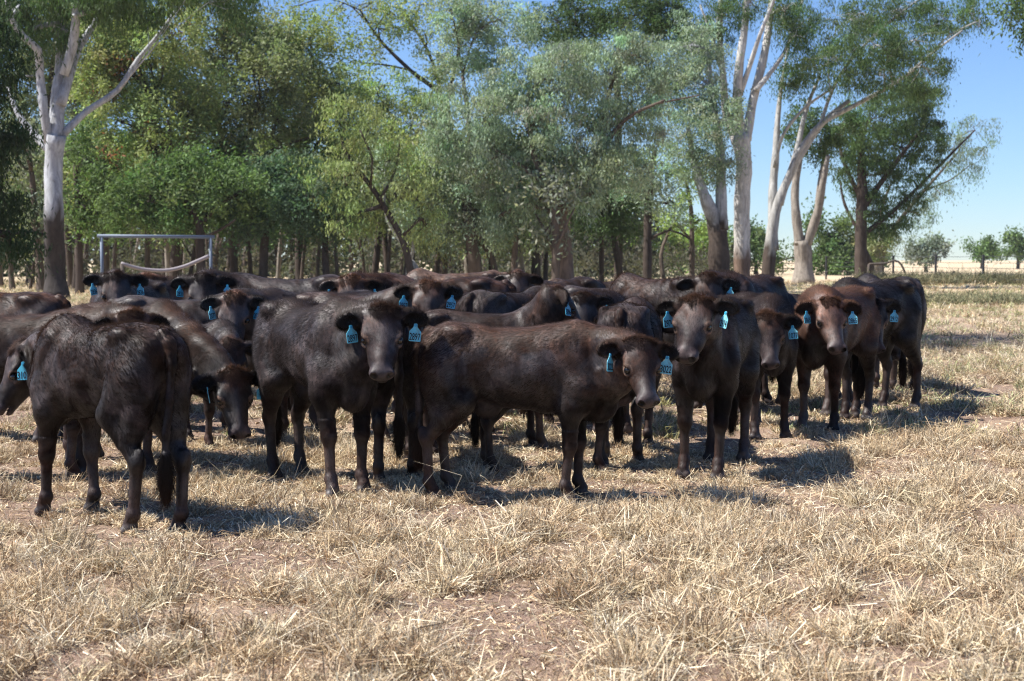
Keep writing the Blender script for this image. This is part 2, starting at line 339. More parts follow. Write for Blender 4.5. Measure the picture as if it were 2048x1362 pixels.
# --- silver trees in the middle
T('large silver green tree with rust coloured trunk in the middle', 70, [([(1132, 586), (1128, 500), (1118, 430), (1105, 375), (1075, 330), (1060, 260), (1058, 180)], [40, 33, 28, 23, 14, 11, 7], 0),
   ([(1120, 430), (1165, 370), (1200, 290), (1215, 200), (1240, 110)], [24, 20, 15, 10, 6], 1), ([(1190, 320), (1250, 240), (1330, 200)], [11, 8, 4], -2), ([(1105, 380), (1040, 330), (990, 300)], [12, 9, 5], -1), ([(1200, 290), (1280, 220), (1400, 190)], [7, 5, 3], -1.5)],
  [(940, 230, 80, 70), (1030, 150, 90, 70), (1130, 130, 80, 60), (1220, 150, 100, 80), (1060, 250, 100, 75), (1180, 260, 100, 70), (980, 320, 70, 60), (1100, 340, 90, 45), (1240, 330, 70, 50), (1060, 400, 50, 50), (1000, 430, 40, 50), (1190, 380, 50, 45), (1290, 230, 60, 60), (1290, 120, 60, 50), (880, 290, 40, 40)],
  bark='rust', upper='brown', lc='silver', ll=.26, lw=.065, droop=.6, npc=46, seed=14)
T('silver green tree with dark trunk left of the rust coloured one', 72, [([(955, 584), (945, 500), (938, 440), (930, 380), (940, 280), (925, 150)], [34, 28, 24, 18, 12, 6], 0), ([(940, 450), (985, 520), (992, 584)], [14, 13, 16], 1), ([(935, 400), (890, 330), (870, 270)], [10, 7, 4], 1)],
  [(900, 380, 60, 60), (950, 420, 55, 55), (880, 310, 50, 50), (930, 90, 80, 60), (900, 20, 70, 45), (1000, 40, 80, 50), (990, 370, 45, 55), (900, 450, 36, 36), (960, 470, 36, 30)], bark='brown', lc='silver', ll=.24, lw=.075, droop=.4, npc=42, seed=15)
T('pale yellow drooping tree between the silver crowns', 80, [([(1075, 577), (1072, 480), (1060, 400), (1040, 330)], [15, 13, 10, 6], 0), ([(1090, 577), (1092, 480), (1085, 420)], [11, 9, 5], 1)],
  [(1020, 420, 50, 70), (1070, 420, 40, 70), (1010, 480, 35, 35), (1110, 480, 30, 30), (860, 480, 50, 40)], lc='olive', droop=.8, lw=.06, seed=16, npc=30, dens=.8)
T('dark green tall tree behind the silver crown at the top', 88, [([(1235, 571), (1240, 400), (1235, 200), (1240, 60)], [18, 16, 14, 9], 0), ([(1238, 150), (1300, 60), (1320, 0)], [9, 6, 4], 1), ([(1238, 190), (1180, 90), (1130, 20)], [9, 6, 4], 1)],
  [(1110, 40, 70, 50), (1190, 20, 80, 45), (1270, 30, 80, 50), (1350, 60, 60, 60), (1150, 90, 60, 40), (1330, 10, 60, 40)], lc='gum', droop=.4, seed=17)
T('dark green tree with two slim trunks left of the thick dark gum', 84, [([(1203, 574), (1203, 500), (1205, 440), (1210, 380)], [11, 10, 8, 5], 0), ([(1244, 574), (1232, 500), (1222, 450), (1215, 400)], [16, 13, 10, 6], 1)],
  [(1215, 390, 50, 60), (1180, 430, 40, 50), (1240, 440, 40, 45), (1200, 340, 40, 40)], lc='gum', droop=.5, seed=18)
T('slim straight dark trunk with silver foliage right of centre', 76, [([(1295, 580), (1295, 480), (1298, 380), (1310, 300)], [20, 17, 15, 9], 0), ([(1297, 480), (1340, 460), (1380, 478)], [7, 5, 3], -1), ([(1297, 400), (1275, 340), (1270, 300)], [8, 6, 4], 1)],
  [(1310, 330, 60, 60), (1340, 400, 45, 45), (1270, 380, 35, 40)], lc='silver', ll=.24, lw=.07, droop=.4, seed=19, npc=32, dens=.75)
T('slim reddish trunk left of the thick dark gum', 86, [([(1384, 573), (1384, 500), (1382, 420), (1370, 350)], [12, 11, 9, 5], 0), ([(1383, 480), (1350, 450), (1330, 470)], [5, 4, 2], -1), ([(1330, 573), (1322, 510), (1340, 460), (1360, 430)], [10, 8, 6, 4], 1)],
  [(1380, 360, 40, 50), (1350, 430, 40, 30), (1400, 440, 30, 30)], bark='brown', lc='lime', seed=20, npc=26, dens=.7)
# --- gums right of centre
T('gum with dark lower trunk and white upper stems, left of the white gum', 78, [([(1440, 580), (1437, 500), (1432, 450), (1408, 390), (1390, 330), (1375, 250)], [48, 42, 36, 22, 16, 8], 0), ([(1444, 460), (1442, 380), (1440, 300), (1425, 200), (1415, 100)], [26, 22, 18, 14, 8], 1)],
  [(1400, 170, 70, 60), (1430, 240, 60, 55), (1370, 270, 55, 50), (1380, 90, 60, 60), (1400, 330, 45, 45), (1350, 180, 50, 60), (1445, 330, 30, 40)], bark='dark', upper='white', zch=3.7, lc='silver', ll=.24, lw=.07, droop=.5, npc=40, seed=21)
T('thick white trunked gum with orange bark at its foot', 80, [([(1484, 577), (1484, 500), (1484, 400), (1488, 330), (1480, 270)], [34, 33, 32, 32, 38], 0),
   ([(1474, 285), (1452, 220), (1446, 150), (1440, 80), (1443, -30)], [22, 17, 14, 12, 9], 1), ([(1482, 275), (1474, 200), (1480, 120), (1490, 50), (1494, -40)], [22, 19, 17, 14, 12], -1),
   ([(1492, 280), (1506, 200), (1526, 120), (1538, 50), (1548, -40)], [22, 18, 17, 14, 11], 1.5), ([(1476, 200), (1500, 130), (1520, 70), (1552, -10)], [12, 10, 8, 6], -2), ([(1512, 180), (1545, 140), (1575, 90), (1612, -20)], [12, 9, 7, 5], 2), ([(1450, 180), (1430, 90), (1400, 10)], [8, 6, 4], 1)],
  [(1440, 30, 55, 45), (1500, 0, 60, 40), (1570, 20, 50, 45), (1590, 70, 36, 36), (1410, 80, 36, 40)], bark='rust', upper='snow', zch=2.1, lc='gum', droop=.6, lw=.055, seed=22, npc=36)
T('white stemmed gum leaning right with a wide dark green crown', 82, [([(1534, 576), (1542, 480), (1555, 410), (1580, 350), (1608, 300), (1650, 240), (1700, 200)], [30, 24, 19, 16, 13, 11, 8], 0),
   ([(1548, 500), (1545, 400), (1552, 300), (1556, 230), (1566, 150), (1580, 80)], [20, 18, 15, 11, 6, 3], 2), ([(1560, 410), (1590, 320), (1640, 250), (1720, 205), (1800, 160), (1860, 110), (1925, 60)], [14, 12, 11, 9, 7, 5, 3], -1.5),
   ([(1575, 365), (1596, 290), (1612, 220), (1640, 150)], [14, 11, 9, 5], 1), ([(1549, 335), (1566, 270), (1610, 215), (1660, 180)], [8, 7, 6, 4], -2), ([(1640, 250), (1680, 150), (1760, 60), (1850, -10)], [8, 6, 5, 3], 1), ([(1860, 110), (1900, 70), (1960, 40)], [4, 3, 2], -1)],
  [(1620, 130, 55, 45), (1680, 120, 65, 50, -3), (1750, 90, 75, 50, -3), (1830, 80, 60, 45, -3), (1700, 40, 80, 40), (1790, 20, 80, 40), (1880, 30, 60, 40), (1760, 150, 60, 35, -3.5), (1860, 150, 40, 40), (1600, 40, 50, 40), (1945, 15, 40, 30), (1830, 160, 40, 30), (1570, 170, 30, 22)],
  bark='dark', upper='palegrey', zch=2.2, lc='gum', ll=.24, lw=.06, droop=.65, npc=44, seed=23)
T('forked grey trunked tree with bare V shaped stems', 96, [([(1607, 569), (1607, 520), (1604, 480)], [42, 36, 34], 0), ([(1600, 490), (1592, 430), (1590, 380), (1598, 320), (1610, 260)], [22, 18, 16, 14, 9], 1), ([(1612, 490), (1634, 430), (1645, 370), (1656, 310)], [22, 18, 14, 8], -1), ([(1632, 440), (1636, 380), (1650, 300)], [7, 7, 5], 1)],
  [(1640, 280, 50, 40), (1600, 240, 40, 40), (1680, 250, 40, 40)], bark='grey', lc='gum', seed=24, droop=.5)
T('dark tree with drooping foliage fanning right at the edge of the grove', 104, [([(1722, 565), (1722, 470), (1724, 380), (1722, 280)], [26, 24, 22, 12], 0), ([(1724, 400), (1690, 330), (1670, 250)], [10, 8, 4], 1), ([(1724, 420), (1780, 340), (1850, 250)], [14, 10, 5], 0), ([(1726, 470), (1800, 410), (1880, 330), (1950, 260)], [11, 8, 6, 3], 1), ([(1722, 470), (1690, 410), (1680, 360)], [8, 6, 3], 1), ([(1742, 565), (1740, 530), (1728, 500)], [18, 16, 12], 0)],
  [(1740, 240, 70, 60), (1810, 210, 70, 60), (1790, 290, 75, 60), (1850, 270, 50, 55), (1750, 350, 60, 55), (1820, 360, 45, 50), (1740, 430, 45, 45), (1790, 430, 40, 40), (1850, 190, 40, 40), (1690, 300, 40, 50)], lc='gum', ll=.28, lw=.08, droop=.7, npc=40, dens=.72, seed=25)
T('airy bluish tree leaning into the sky at the far right of the grove', 112, [([(1760, 562), (1765, 500), (1800, 440), (1850, 380), (1920, 300)], [20, 14, 8, 6, 3], 0), ([(1765, 500), (1762, 430), (1780, 370)], [8, 6, 4], 0), ([(1850, 380), (1900, 360), (1940, 330)], [4, 3, 2], 1)],
  [(1900, 300, 45, 50), (1950, 260, 40, 40), (1945, 330, 32, 40), (1880, 390, 32, 36), (1770, 480, 36, 36), (1840, 430, 30, 40)], bark='brown', lc='haze', ll=.28, lw=.07, droop=.75, npc=22, dens=.55, seed=26)
T('thick grey stump like trunk under the drooping dark tree', 110, [([(1757, 563), (1756, 520), (1752, 490)], [16, 14, 12], 0)], [(1765, 480, 34, 24), (1740, 500, 24, 18)], bark='grey', lc='olive', seed=27)
# --- branch hanging into the upper right corner
T('dark leafy branch hanging into the upper right corner', 60, [([(2260, 595), (2260, 300), (2200, 60), (2140, -30)], [50, 44, 36, 22], 0), ([(2160, 0), (2080, -20), (2020, 10)], [12, 8, 3], 0)],
  [(2040, 15, 45, 32), (2060, 60, 22, 22), (2100, -20, 60, 50), (2200, 20, 100, 100)], lc='gum', droop=.5, npc=40, seed=28)
# --- trees far behind the fence
FG = None
T('bright green bush-like tree behind the slim trunks right of centre', 150, [([(1290, 550), (1290, 500)], [10, 6], 0)], [(1250, 500, 50, 40), (1300, 490, 50, 50), (1345, 510, 40, 35)], lc='lime', ll=.5, lw=.24, rcl=.9, npc=30, seed=30)
T('bright green tree between the reddish trunk and the thick dark gum', 155, [([(1400, 549), (1400, 510)], [10, 6], 0)], [(1370, 500, 36, 40), (1410, 490, 40, 50), (1400, 525, 40, 24)], lc='lime', ll=.5, lw=.24, rcl=.9, npc=30, seed=31)
T('green tree seen between the white gum and the leaning gum', 160, [([(1512, 548), (1512, 500)], [9, 6], 0)], [(1508, 475, 32, 36), (1512, 515, 26, 26), (1470, 500, 24, 40)], lc='green', ll=.5, lw=.24, rcl=.9, npc=34, seed=32)
T('large rounded green tree behind the forked grey trunk', 150, [([(1665, 550), (1665, 500)], [12, 7], 0)], [(1660, 470, 46, 44), (1700, 490, 40, 44), (1640, 510, 40, 32), (1690, 525, 50, 24), (1560, 520, 26, 18), (1740, 520, 30, 24)], lc='green', ll=.5, lw=.24, rcl=.9, npc=36, seed=33)
T('low grey green tree on the far side of the fence', 190, [([(1852, 544), (1852, 515)], [8, 5], 0)], [(1835, 500, 26, 20), (1868, 495, 24, 24), (1850, 512, 32, 12)], lc='grey', ll=.6, lw=.28, rcl=.9, npc=30, seed=34)
T('round green tree alone on the skyline behind the fence', 260, [([(1964, 538), (1964, 510)], [7, 4], 0)], [(1962, 494, 26, 22), (1985, 508, 18, 12), (1970, 508, 22, 10)], lc='green', ll=.7, lw=.35, rcl=1.1, npc=30, seed=35)
T('tallest tree on the skyline at the right edge', 250, [([(2036, 539), (2036, 505)], [7, 4], 0)], [(2032, 478, 20, 20), (2044, 495, 22, 18), (2020, 510, 22, 10)], lc='green', ll=.7, lw=.35, rcl=1.1, npc=30, seed=36)
# --- the grove behind: many slender trunks
def grove():
    rg = np.random.default_rng(77); cnt = {}
    seg = [(100, 'left of the pale gum'), (205, 'between the pale gum and the pipe frame'), (420, 'seen through the pipe frame'), (770, 'between the pipe frame and the leaning trunk'), (1300, 'between the leaning trunk and the rust coloured trunk')]
    ordn = 'first second third fourth fifth sixth seventh eighth ninth tenth eleventh twelfth thirteenth fourteenth fifteenth sixteenth seventeenth eighteenth nineteenth twentieth'.split() + ['%dth' % k for k in range(21, 60)]
    n = 0; us = np.linspace(-60, 1130, 84)
    for i, u0 in enumerate(us):
        u = u0 + rg.uniform(-20, 20); d = rg.uniform(74, 128) if i % 3 else rg.uniform(68, 84); sc = 80 / d
        vb = vbase(d); top = rg.uniform(330, 420); lean = rg.uniform(-46, 46)
        w0 = rg.uniform(6, 17) * sc
        limbs = [([(u, vb), (u + lean * .3 + rg.uniform(-3, 3), vb * .6 + top * .4), (u + lean + rg.uniform(-5, 5), top)], [w0, w0 * .85, w0 * .55], 0)]
        for k in range(2):
            t = rg.uniform(.35, .7); us_, vs_ = u + lean * t, vb * (1 - t) + top * t; s_ = rg.choice([-1, 1])
            limbs.append(([(us_, vs_), (us_ + s_ * rg.uniform(10, 22), vs_ - rg.uniform(25, 45)), (us_ + s_ * rg.uniform(20, 45), vs_ - rg.uniform(60, 100))], [w0 * .5, w0 * .35, w0 * .15], rg.uniform(-1, 1)))
        bl = [(u + lean + rg.uniform(-25, 25), top - rg.uniform(0, 60), rg.uniform(30, 48), rg.uniform(28, 50)) for _ in range(3)]
        for _ in range(2):
            if rg.random() < .7: bl.append((u + rg.uniform(-24, 24), rg.uniform(390, 490), rg.uniform(14, 30), rg.uniform(14, 30)))
        sg = next(t for e, t in seg if u0 < e); cnt[sg] = cnt.get(sg, 0) + 1; lab = '%s slender grove tree from the left, %s' % (ordn[cnt[sg] - 1], sg)
        tree(lab, d, limbs, bl, bark=rg.choice(['dark', 'brown', 'dark', 'brown', 'grey']), lc=str(rg.choice(['olive', 'green', 'grey', 'yellow'])), ll=.34, lw=.15, npc=24, dens=.55, rcl=.8, seed=100 + i,
             group='slender trees of the dense grove', name='grove_tree')
grove()
def woodland():
    rg = np.random.default_rng(5); cen = []; n = 1300
    x = rg.uniform(-66, 14, n); y = rg.uniform(132, 160, n); z = rg.uniform(.2, 11, n) ** 1.0
    V, Q, C = leaves(np.stack([x, y, z], 1), rg.uniform(.8, 1.6, n), 26, .9, .45, .2, (.075, .082, .052), rg)
    tag(obj('woodland', mesh_np('woodland', V, Q, C, False), M_LEAF), 'dim far woodland closing the view behind the grove', 'woodland', kind='stuff')
    n = 560; x = rg.uniform(-40, 14, n) ; y = rg.uniform(84, 120, n); x = x * y / 90; z = rg.uniform(.1, 2.4, n)
    V, Q, C = leaves(np.stack([x, y, z], 1), rg.uniform(.5, 1.1, n), 30, .40, .12, .1, (.085, .085, .060), rg)
    tag(obj('undergrowth', mesh_np('undergrowth', V, Q, C, False), M_LEAF), 'low scrubby undergrowth between the grove trunks', 'undergrowth', kind='stuff')
woodland()
# ------------------------------------------------------------------ pipe frame, fence, logs, trough
M_PIPE = m_simple('galvanised_pipe', (.12, .15, .20), .6, .4, .1)
M_POST = m_simple('fence_steel', (.05, .05, .055), .7, .3, .1)
M_WOOD = m_simple('weathered_wood', (.09, .072, .06), .9, .2)
M_CONC = m_simple('trough_concrete', (.14, .13, .13), .9, .2)
def pipe_frame():
    d = 55; A, B = at(203, 472, d), at(421, 474, d + 1.5); r = .062
    t = empty('pipe_frame', (A.x, A.y, 0)); O = Vector((A.x, A.y, 0))
    tag(t, 'grey blue pipe frame like a goal, two uprights and a crossbar, left', 'pipe frame')
    for P in (A, B):
        m = MB(); m.tube([Vector((P.x, P.y, -.1)) - O, Vector((P.x, P.y, P.z - .02)) - O], r, 12); m.build('upright', M_PIPE, t)
    e = (B - A).normalized() * .16
    m = MB(); m.tube([A - e - O, B + e - O], r * 1.08, 12); m.build('crossbar', M_PIPE, t)
    d2 = 53.6; P = [at(u, v, d2 + k) for u, v, k in ((243, 527, 0), (262, 533, .2), (290, 539, .4), (330, 541, .6), (365, 534, .8), (395, 522, 1.0), (418, 512, 1.2))]
    t = empty('curved_pipe', (P[0].x, P[0].y, 0)); O = Vector((P[0].x, P[0].y, 0)); tag(t, 'sagging pale pipe on a short post inside the pipe frame', 'pipe')
    m = MB(); m.tube(resample([p - O for p in P], [.07] * 7, .15)[0], .07, 10); m.build('rail', m_simple('pale_pipe', (.24, .21, .22), .7), t)
    m = MB(); q = P[0]; m.tube([Vector((q.x + .15, q.y, -.1)) - O, q - O], .07, 8); m.build('post', M_WOOD, t)
pipe_frame()
def fence():
    ps = [(1652, 117), (1718, 112), (1786, 106), (1871, 99), (1966, 93), (2075, 88)]
    t = empty('wire_fence', (ux(1652, 117), 117, 0)); O = Vector(t.location); tag(t, 'dark steel post and wire fence running across the back paddock at the right', 'fence')
    W = []
    for u, d in ps:
        X = ux(u, d); m = MB(); h = 1.95
        m.box((X - O.x, d - O.y, h / 2 - .1), (.13, .13, h + .2)); m.box((X - O.x, d - O.y - .08, h / 2), (.03, .03, h - .1))
        m.build('post', M_POST, t, False); W.append(Vector((X - O.x, d - O.y, 0)))
    for z in (1.86, 1.45, 1.1, .75, .4):
        m = MB(); P = []
        for a, b in zip(W, W[1:]):
            for k in range(4): P.append(a.lerp(b, k / 4) + Vector((0, 0, z - .05 * math.sin(math.pi * k / 4))))
        P.append(W[-1] + Vector((0, 0, z))); m.tube(P, .014, 4); m.build('wire', M_POST, t)
    ps = [(u, 170) for u in range(1150, 1640, 26)]
    t = empty('rail_fence', (ux(1150, 170), 170, 0)); O = Vector(t.location); tag(t, 'low distant rail fence seen between the gum trunks', 'fence')
    for u, d in ps:
        m = MB(); m.box((ux(u, d) - O.x, 0, .65), (.13, .13, 1.4)); m.build('post', M_WOOD, t, False)
    for z in (.6, 1.2):
        m = MB(); m.box(((ux(1620, 170) - O.x) / 2, -.08, z), (ux(1620, 170) - O.x, .05, .10)); m.build('rail', M_WOOD, t, False)
fence()
def bits():
    d = 100; m = MB(); P = [at(1738, 528, d), at(1770, 527, d), at(1790, 521, d), at(1803, 530, d), at(1812, 552, d), at(1815, 566, d)]
    O = Vector((P[0].x, d, 0)); t = empty('dead_branch', O); tag(t, 'bent dead branch propped between the dark tree and the fence', 'branch')
    m.tube(resample([p - O for p in P], [.1] * 6, .3)[0], .075, 7); m.build('branch', M_WOOD, t)
    m = MB(); m.tube([(0, 0, P[0].z), (-.1, 0, -.1)], .09, 6); m.build('prop', M_WOOD, t)
    P = at(1905, 553, 97); t = empty('stump', (P.x, 97, 0)); tag(t, 'small dark jagged stump in the rank grass between two fence posts', 'stump')
    m = MB(); m.tube([(0, 0, -.1), (.02, 0, .5), (.12, 0, .85)], [.28, .22, .08], 8); m.tube([(-.1, 0, .2), (-.25, 0, .6)], [.14, .05], 6); m.build('wood', M_WOOD, t)
    d = 24.5; A = at(1640, 572, d); B = at(1790, 566, d + .5); t = empty('trough', ((A.x + B.x) / 2, d, 0)); tag(t, 'grey rectangular water trough behind the black animal at the right', 'trough')
    w_ = B.x - A.x; h = 1.13
    m = MB(); m.box((0, -.35, h / 2), (w_, .07, h)); m.box((0, .35, h / 2), (w_, .07, h)); m.box((-w_ / 2 + .035, 0, h / 2), (.07, .626, h)); m.box((w_ / 2 - .035, 0, h / 2), (.07, .626, h)); m.build('basin', M_CONC, t, False)
    m = MB(); m.box((0, 0, h - .12), (w_ - .145, .62, .02)); m.build('water', m_simple('trough_water', (.02, .03, .03), .05), t, False)
bits()
# ------------------------------------------------------------------ cattle
def m_coat():
    m, nt, b = newmat('cattle_coat')
    v = objco(nt)
    n1 = noise(nt, 2.6, 5, .62, v, 1.2); n2 = noise(nt, 46, 4, .65, objco(nt, (.7, 1, .5)), .8); n3 = noise(nt, 11, 5, .68, objco(nt, (1.2, 1.2, .5)), 1.2)
    c = mixrgb(nt, ramp(nt, n1, [(.34, .0), (.66, 1.0)]), (.45, .44, .46), (1.55, 1.36, 1.25))
    c = mixrgb(nt, 1.0, tint_attr(nt), c, 'MULTIPLY')
    c3 = mixrgb(nt, ramp(nt, n3, [(.33, 0.0), (.68, 1.0)]), (.60, .60, .62), (1.45, 1.38, 1.34))
    c2 = mixrgb(nt, ramp(nt, n2, [(.3, 0.0), (.7, 1.0)]), (.62, .62, .62), (1.4, 1.36, 1.32))
    c = mixrgb(nt, 1.0, c, c3, 'MULTIPLY')
    nt.links.new(mixrgb(nt, 1.0, c, c2, 'MULTIPLY'), b.inputs['Base Color'])
    nt.links.new(ramp(nt, n1, [(.3, .48), (.7, .68)]), b.inputs['Roughness'])
    nt.links.new(ramp(nt, noise(nt, 3.1, 4, .6, objco(nt, (1, 1, .8)), 1.0), [(.38, .05), (.66, .75)]), b.inputs['Specular IOR Level'])
    h = nt.nodes.new('ShaderNodeMath'); h.operation = 'MULTIPLY_ADD'; nt.links.new(n3, h.inputs[0]); h.inputs[1].default_value = 1.6; nt.links.new(n2, h.inputs[2])
    bump(nt, b, h.outputs[0], .22, .008)
    return m
def m_hair():
    m, nt, b = newmat('cattle_hair')
    nt.links.new(tint_attr(nt), b.inputs['Base Color'])
    b.inputs['Roughness'].default_value = .58; b.inputs['Specular IOR Level'].default_value = .22
    tr = nt.nodes.new('ShaderNodeBsdfTranslucent'); nt.links.new(tint_attr(nt), tr.inputs[0]); mx = nt.nodes.new('ShaderNodeMixShader'); mx.inputs[0].default_value = .42
    nt.links.new(b.outputs[0], mx.inputs[1]); nt.links.new(tr.outputs[0], mx.inputs[2]); nt.links.new(mx.outputs[0], nt.nodes['Material Output'].inputs[0])
    return m
def m_tag():
    m, nt, b = newmat('tag_plastic')
    n = noise(nt, 25, 3, .6, objco(nt))
    oi = nt.nodes.new('ShaderNodeObjectInfo'); fade = mixrgb(nt, oi.outputs['Random'], (.06, .46, .64), (.26, .70, .80))
    dirt = mixrgb(nt, ramp(nt, n, [(.5, 0.0), (.72, .55)]), fade, (.12, .13, .11))
    nt.links.new(dirt, b.inputs['Base Color'])
    b.inputs['Roughness'].default_value = .32
    tr = nt.nodes.new('ShaderNodeBsdfTranslucent'); tr.inputs[0].default_value = (.02, .45, .75, 1)
    mx = nt.nodes.new('ShaderNodeMixShader'); mx.inputs[0].default_value = .10
    nt.links.new(b.outputs[0], mx.inputs[1]); nt.links.new(tr.outputs[0], mx.inputs[2])
    nt.links.new(mx.outputs[0], nt.nodes['Material Output'].inputs[0])
    return m
M_COAT, M_HAIR, M_TAG = m_coat(), m_hair(), m_tag()
M_EYE = m_simple('eye', (.006, .005, .005), .08, .6)
M_INK = m_simple('tag_ink', (.01, .015, .03), .6, .3)
M_BTN = m_simple('tag_button', (.03, .30, .50), .4)

def surface_nets(D, org, h):
    S = D < 0
    c = np.zeros(np.array(D.shape) - 1, np.int8)
    for i in (0, 1):
        for j in (0, 1):
            for k in (0, 1):
                c += S[i:S.shape[0] - 1 + i, j:S.shape[1] - 1 + j, k:S.shape[2] - 1 + k]
    A = np.argwhere((c > 0) & (c < 8))
    idx = np.full(c.shape, -1, np.int32); idx[A[:, 0], A[:, 1], A[:, 2]] = np.arange(len(A))
    P = np.zeros((len(A), 3), np.float32); N = np.zeros(len(A), np.float32)
    cor = [(i, j, k) for i in (0, 1) for j in (0, 1) for k in (0, 1)]
    val = {q: D[A[:, 0] + q[0], A[:, 1] + q[1], A[:, 2] + q[2]] for q in cor}
    for a in cor:
        for ax in range(3):
            if a[ax] == 0:
                b = list(a); b[ax] = 1; b = tuple(b)
                va, vb = val[a], val[b]; m = (va < 0) != (vb < 0)
                t = np.where(m, va / np.where(m, va - vb, 1), 0)
                for q in range(3): P[:, q] += np.where(m, a[q] + (t if q == ax else 0), 0)
                N += m
    P = (P / N[:, None] + A) * h + np.asarray(org, np.float32)
    F = []
    for ax in range(3):
        o1, o2 = [(1, 2), (2, 0), (0, 1)][ax]
        s0 = [slice(1, -1)] * 3; s1 = [slice(1, -1)] * 3
        s0[ax] = slice(0, -1); s1[ax] = slice(1, None)
        a, b = S[tuple(s0)], S[tuple(s1)]
        for sgn, mk in ((0, a & ~b), (1, ~a & b)):
            E = np.argwhere(mk)
            off = np.ones(3, int); off[ax] = 0; E = E + off
            q = []
            for (d1, d2) in ((-1, -1), (0, -1), (0, 0), (-1, 0)):
                C = E.copy(); C[:, o1] += d1; C[:, o2] += d2
                q.append(idx[C[:, 0], C[:, 1], C[:, 2]])
            q = np.stack(q, 1)
            F.append(q if sgn == 0 else q[:, ::-1])
    return P, np.concatenate(F)
class Field:
    def __init__(s, lo, hi, h):
        s.lo = np.array(lo, float); s.h = h
        n = np.ceil((np.array(hi) - s.lo) / h).astype(int) + 1
        s.sx = 1.0; s.n = n; s.D = np.full(n, 1.0, np.float32)
        s.ax = [(s.lo[i] + h * np.arange(n[i])).astype(np.float32) for i in range(3)]
    def sl(s, lo, hi):
        a = np.clip(np.floor((np.array(lo) - s.lo) / s.h).astype(int), 0, s.n); b = np.clip(np.ceil((np.array(hi) - s.lo) / s.h).astype(int) + 1, 0, s.n)
        t = tuple(slice(a[i], b[i]) for i in range(3))
        return t, s.ax[0][t[0]][:, None, None], s.ax[1][t[1]][None, :, None], s.ax[2][t[2]][None, None, :]
    def put(s, t, d, k, sub=False):
        D = s.D[t]
        if sub:
            d = -d; hh = np.maximum(k - np.abs(D - d), 0) / k; s.D[t] = np.maximum(D, d) + hh * hh * k * .25
        else:
            hh = np.maximum(k - np.abs(D - d), 0) / k; s.D[t] = np.minimum(D, d) - hh * hh * k * .25
    def cone(s, a, b, ra, rb, k=.04, flat=None, sub=False):
        a = np.array(a, float); b = np.array(b, float); a[0] *= s.sx; b[0] *= s.sx; r = max(ra, rb) * (1.6 if flat else 1) + k + .03
        t, X, Y, Z = s.sl(np.minimum(a, b) - r, np.maximum(a, b) + r)
        if X.size == 0 or Y.size == 0 or Z.size == 0: return
        ab = b - a; L = max(ab @ ab, 1e-9)
        u = np.clip(((X - a[0]) * ab[0] + (Y - a[1]) * ab[1] + (Z - a[2]) * ab[2]) / L, 0, 1)
        d = np.sqrt((X - a[0] - u * ab[0]) ** 2 + (Y - a[1] - u * ab[1]) ** 2 + (Z - a[2] - u * ab[2]) ** 2) - (ra + (rb - ra) * u)
        s.put(t, d, k, sub)
    def ell(s, c, r, k=.04, M=None, sub=False):
        """ellipsoid, columns of M = its axes"""
        c = np.array(c, float); c[0] *= s.sx; r = np.array(r, float); R_ = r.max() + k + .03
        M = np.eye(3) if M is None else np.asarray(M)
        ext = np.sqrt(((M * r) ** 2).sum(1)) + k + .03
        t, X, Y, Z = s.sl(c - ext, c + ext)
        if X.size == 0 or Y.size == 0 or Z.size == 0: return
        x, y, z = X - c[0], Y - c[1], Z - c[2]
        q = [(x * M[0, i] + y * M[1, i] + z * M[2, i]) for i in range(3)]
        k0 = np.sqrt(sum((q[i] / r[i]) ** 2 for i in range(3))); k1 = np.sqrt(sum((q[i] / r[i] ** 2) ** 2 for i in range(3)))
        s.put(t, k0 * (k0 - 1) / np.maximum(k1, 1e-6), k, sub)

PX   = np.array([-.76, -.72, -.66, -.55, -.42, -.25, -.05, .15, .30, .42, .53, .63, .70, .75])
PTOP = np.array([1.05, 1.14, 1.195, 1.235, 1.235, 1.21, 1.20, 1.205, 1.235, 1.25, 1.20, 1.10, .99, .90])
PBOT = np.array([.98, .88, .81, .745, .71, .665, .63, .60, .58, .57, .57, .60, .66, .77])
PWID = np.array([.03, .10, .145, .185, .205, .23, .255, .255, .23, .195, .17, .14, .105, .03])
def unit(v): v = np.array(v, float); return v / max(np.linalg.norm(v), 1e-9)

